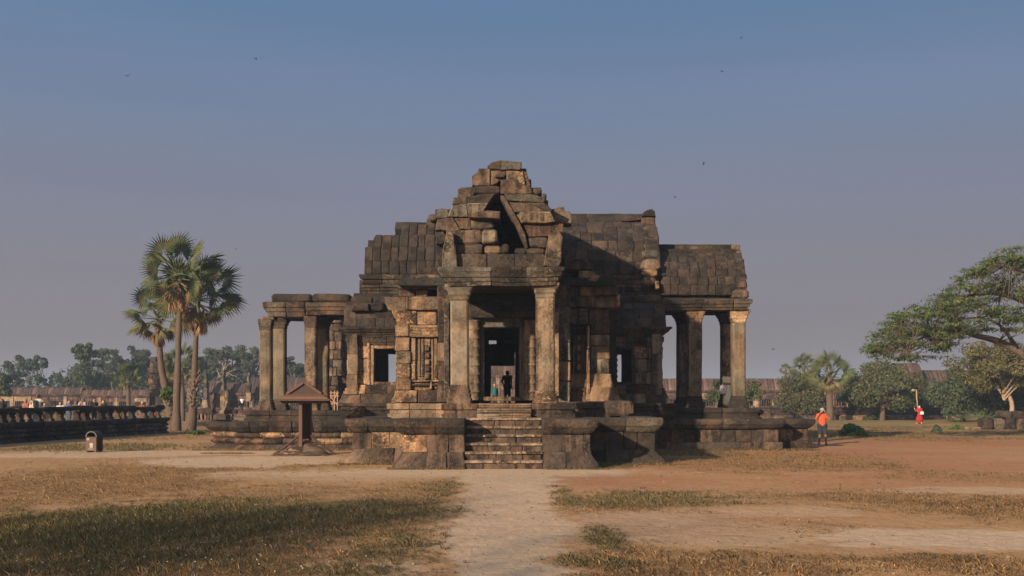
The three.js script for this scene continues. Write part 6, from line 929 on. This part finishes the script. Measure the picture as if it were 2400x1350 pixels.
// ---------------------------------------------------------------- litter bin
{
  const d = 44.3, w = 0.46, h = 0.56, dp = 0.5, t = thing('litter_bin', 'brown litter bin with arched hood and white bin symbol, beside the sandy track', 'litter bin', [U(221, d), 0, -d], -0.12);
  const brown = new THREE.MeshStandardMaterial({ color: 0x3a1c17, roughness: 0.6 }), dark = new THREE.MeshStandardMaterial({ color: 0x2c2526, roughness: 0.6 }), grey = new THREE.MeshStandardMaterial({ color: 0x3a3837, roughness: 0.6, metalness: 0.2 });
  const body = mesh('body', blockGeo(w, h, dp, { amp: 0.002, ch: 0.015, seg: 2 }), brown, t); body.position.y = 0.04;
  const sh = new THREE.Shape(); sh.moveTo(-w / 2 - 0.01, 0); sh.absarc(0, 0, w / 2 + 0.01, Math.PI, 0, true); sh.lineTo(w / 2 - 0.035, 0); sh.absarc(0, 0, w / 2 - 0.035, 0, Math.PI, false); sh.closePath();
  const hood = mesh('hood', new THREE.ExtrudeGeometry(sh, { depth: dp + 0.02, bevelEnabled: false, curveSegments: 20 }), grey, t); hood.position.set(0, h + 0.04, -dp / 2 - 0.01);
  const bs = new THREE.Shape(); bs.moveTo(-w / 2 + 0.02, 0); bs.absarc(0, 0, w / 2 - 0.02, Math.PI, 0, true); bs.closePath(); const bp = mesh('hood_panel', new THREE.ExtrudeGeometry(bs, { depth: 0.02, bevelEnabled: false, curveSegments: 20 }), dark, t); bp.position.set(0, h + 0.04, -dp / 2 + 0.01);
  for (const s of [-1, 1]) { const q = mesh('hood_panel', blockGeo(0.02, 0.1, dp, { amp: 0.001, ch: 0.004, seg: 2 }), dark, t); q.position.set(s * (w / 2 - 0.01), h + 0.04, 0); }
  const lip = mesh('opening_rim', blockGeo(w, 0.03, dp, { amp: 0.002, ch: 0.008, seg: 2 }), dark, t); lip.position.y = h + 0.03; for (const s of [-1, 1]) { const ft = mesh('foot', new THREE.BoxGeometry(0.05, 0.06, dp), dark, t); ft.position.set(s * (w / 2 - 0.04), 0.02, 0); }
  for (let k = 0; k < 5; k++) { const s = mesh('slat', blockGeo(0.012, h - 0.08, 0.07, { amp: 0.001, ch: 0.004, seg: 2 }), new THREE.MeshStandardMaterial({ color: [0x311914, 0x3e2019, 0x361c16][k % 3], roughness: 0.65 }), t); s.position.set(w / 2 + 0.004, 0.08, -dp / 2 + 0.06 + k * 0.095); }
  const cv = document.createElement('canvas'); cv.width = 256; cv.height = 320; const c = cv.getContext('2d'); c.fillStyle = '#3a1c17'; c.fillRect(0, 0, 256, 320); c.strokeStyle = '#5a2f27'; for (let i = 0; i < 8; i++) { c.beginPath(); c.moveTo(i * 36, 0); c.lineTo(i * 36, 320); c.stroke(); }
  c.fillStyle = '#8a7f77'; c.fillRect(20, 12, 58, 34); c.fillRect(20, 52, 58, 10); c.fillStyle = '#8a6a60'; c.fillRect(30, 22, 14, 18); c.fillRect(52, 20, 18, 10);
  c.fillStyle = '#94897a'; c.beginPath(); c.moveTo(82, 142); c.lineTo(182, 142); c.lineTo(170, 168); c.lineTo(164, 246); c.lineTo(96, 246); c.lineTo(92, 168); c.closePath(); c.fill(); c.fillRect(108, 130, 18, 14); c.fillRect(136, 126, 18, 16); c.fillStyle = '#3a1c17'; c.beginPath(); c.arc(122, 212, 9, 0, 7); c.fill(); c.fillRect(116, 178, 5, 30); c.fillRect(142, 180, 4, 44);
  c.fillStyle = '#8a7f77'; for (let i = 0; i < 9; i++) { c.fillRect(62 + i * 13, 262 + (i % 3), 10, 12); if (i % 4 === 1) c.fillRect(64 + i * 13, 258, 3, 20); } for (let i = 0; i < 14; i++) c.fillRect(48 + i * 11.4, 290 + (i % 2), 8, 8);
  const tx = new THREE.CanvasTexture(cv); tx.colorSpace = THREE.SRGBColorSpace; const pl = mesh('printed_panel', new THREE.BoxGeometry(w - 0.03, h - 0.04, 0.008), [brown, brown, brown, brown, new THREE.MeshStandardMaterial({ map: tx, roughness: 0.6 }), brown], t); pl.position.set(0, 0.04 + h / 2, dp / 2 + 0.006);
}
// ---------------------------------------------------------------- post and lamp at the right, birds
{
  const d = 118, K = (x, y) => [2130 + x / 11.25, 890 + y / 11.25], P = (x, y) => { const v = at(...K(x, y), d); return v; }, m = cloth(0x8a7658, 0.7);
  const t = thing('lamp_post', 'cream lamp post with a short arm and round head above the woman in red', 'lamp post');
  mesh('post', tube([P(232, 850), P(222, 600), P(208, 480), P(206, 290)], [0.05, 0.055, 0.07, 0.085, 0.08], 10, { n: 16 }), m, t); mesh('arm', tube([P(206, 285), P(190, 268), P(160, 268)], [0.07, 0.06], 8, { n: 6 }), m, t); const h = mesh('lamp_head', new THREE.SphereGeometry(0.17, 16, 12), m, t); h.position.copy(P(115, 278)); h.scale.set(1.2, 0.9, 1); mesh('arm', tube([P(165, 268), P(140, 272), P(120, 278)], [0.06, 0.06], 6, { n: 4 }), m, t);
  const u = thing('floodlight', 'white ground lamp on a bent stand right of the woman in red', 'lamp'), w = cloth(0xb8b4ac, 0.5);
  const lathe = (pts) => new THREE.LatheGeometry(pts.map((p) => new THREE.Vector2(...p)), 16); const s = d / FOCAL / 11.25;
  const b = mesh('lamp_body', lathe([[0, 0], [50 * s, 0], [52 * s, 20 * s], [46 * s, 42 * s], [0, 42 * s]]), w, u); b.position.copy(P(960, 952)); const c = mesh('lamp_cover', lathe([[0, 0], [48 * s, 0], [52 * s, 18 * s], [44 * s, 48 * s], [20 * s, 58 * s], [0, 60 * s]]), w, u); c.position.copy(P(958, 896)); mesh('lamp_band', lathe([[0, 0], [40 * s, 0], [40 * s, 14 * s], [0, 14 * s]]), cloth(0x171717), u).position.copy(P(959, 910));
  mesh('stand', tube([P(915, 845), P(930, 800), P(962, 770), P(968, 735)], [0.045, 0.06, 0.07], 7, { n: 8 }), w, u); mesh('arm', tube([P(812, 684), P(880, 690), P(945, 690)], [0.03, 0.045], 6, { n: 5 }), w, u); mesh('stand', tube([P(938, 640), P(942, 690), P(960, 735)], [0.02, 0.03], 6, { n: 5 }), w, u);
  const bm = cloth(0x15171b);
  for (const [px, py, span, tilt, lab] of [[299, 178, 0.42, 0.35, 'largest swallow high in the left sky'], [1738, 89, 0.26, 0.5, 'small dark bird near the top right of the sky'], [1692, 168, 0.26, -0.4, 'small dark bird below the one nearest the top'], [1649, 384, 0.34, 1.3, 'bird banking steeply right of the temple peak'], [1583, 462, 0.26, -0.3, 'bird just above the roof of the right transept'], [1812, 819, 0.36, 0, 'bird gliding low between porch and distant palms'], [553, 584, 0.26, 0.2, 'bird right of the palm crowns'], [600, 138, 0.2, 0.1, 'tiny bird right of the largest swallow']]) {
    const d2 = 70, t2 = thing('bird', lab, 'bird', at(px, py, d2).toArray(), rr(-1, 1), 'swallows over the temple'); t2.rotation.z = tilt;
    const q = span / 2, bg = new THREE.SphereGeometry(1, 10, 8); bg.scale(0.028, 0.024, 0.09); mesh('body', bg, bm, t2);
    for (const s2 of [-1, 1]) { const sh = new THREE.Shape([[0, -0.03], [0.5 * q, -0.045], [q, -0.1], [0.55 * q, 0.03], [0, 0.035]].map(([x, y]) => new THREE.Vector2(x * s2, y))), g = new THREE.ExtrudeGeometry(sh, { depth: 0.006, bevelEnabled: false }); g.rotateX(-Math.PI / 2); const wg = mesh('wing', g, bm, t2); wg.rotation.z = s2 * 0.35; }
    const tg = new THREE.ExtrudeGeometry(new THREE.Shape([[-0.012, 0], [-0.035, -0.1], [0, -0.06], [0.035, -0.1], [0.012, 0]].map((p) => new THREE.Vector2(...p))), { depth: 0.005, bevelEnabled: false }); tg.rotateX(-Math.PI / 2); const tl = mesh('tail', tg, bm, t2); tl.position.z = 0.07;
  }
}
// trees standing behind the photographer: their long morning shadows reach over the near lawn and path
for (const [x, z, H, r, lab] of [[-24, 8, 8.6, 5.2, 'shade tree behind the viewer, left one of the row'], [-19, 12, 8.4, 4.8, 'shade tree behind the viewer, second of the row'], [-19, 4, 7.4, 2.6, 'slim shade tree behind the viewer, out of the row']]) {
  const t = thing('shade_tree', lab, 'tree', [x, -0.05, z]), cl = blobs(24, r * 0.85, 2.2, r * 0.8, 1.5, -0.8).map(([a, b, c, ...q]) => [a, b + H, c, ...q]), tr = [tube([[0, 0, 0], [0.2, H * 0.4, 0], [0, H, 0]], [0.35, 0.28, 0.1], 8)];
  for (let i = 0; i < 8; i++) { const c = pick(cl); tr.push(tube([[0.1, H * 0.55, 0], [c[0] * 0.5, (H * 0.6 + c[1]) / 2, c[2] * 0.5], c.slice(0, 3)], [0.14, 0.08, 0.03], 5, { n: 6 })); }
  mesh('trunk', mergeGeometries(tr), barkGrey, t); mesh('crown', crownGeo(cl, 1250, 0.3, OLIVE, { under: 1 }), leafy, t);
}
renderer.render(scene, camera);
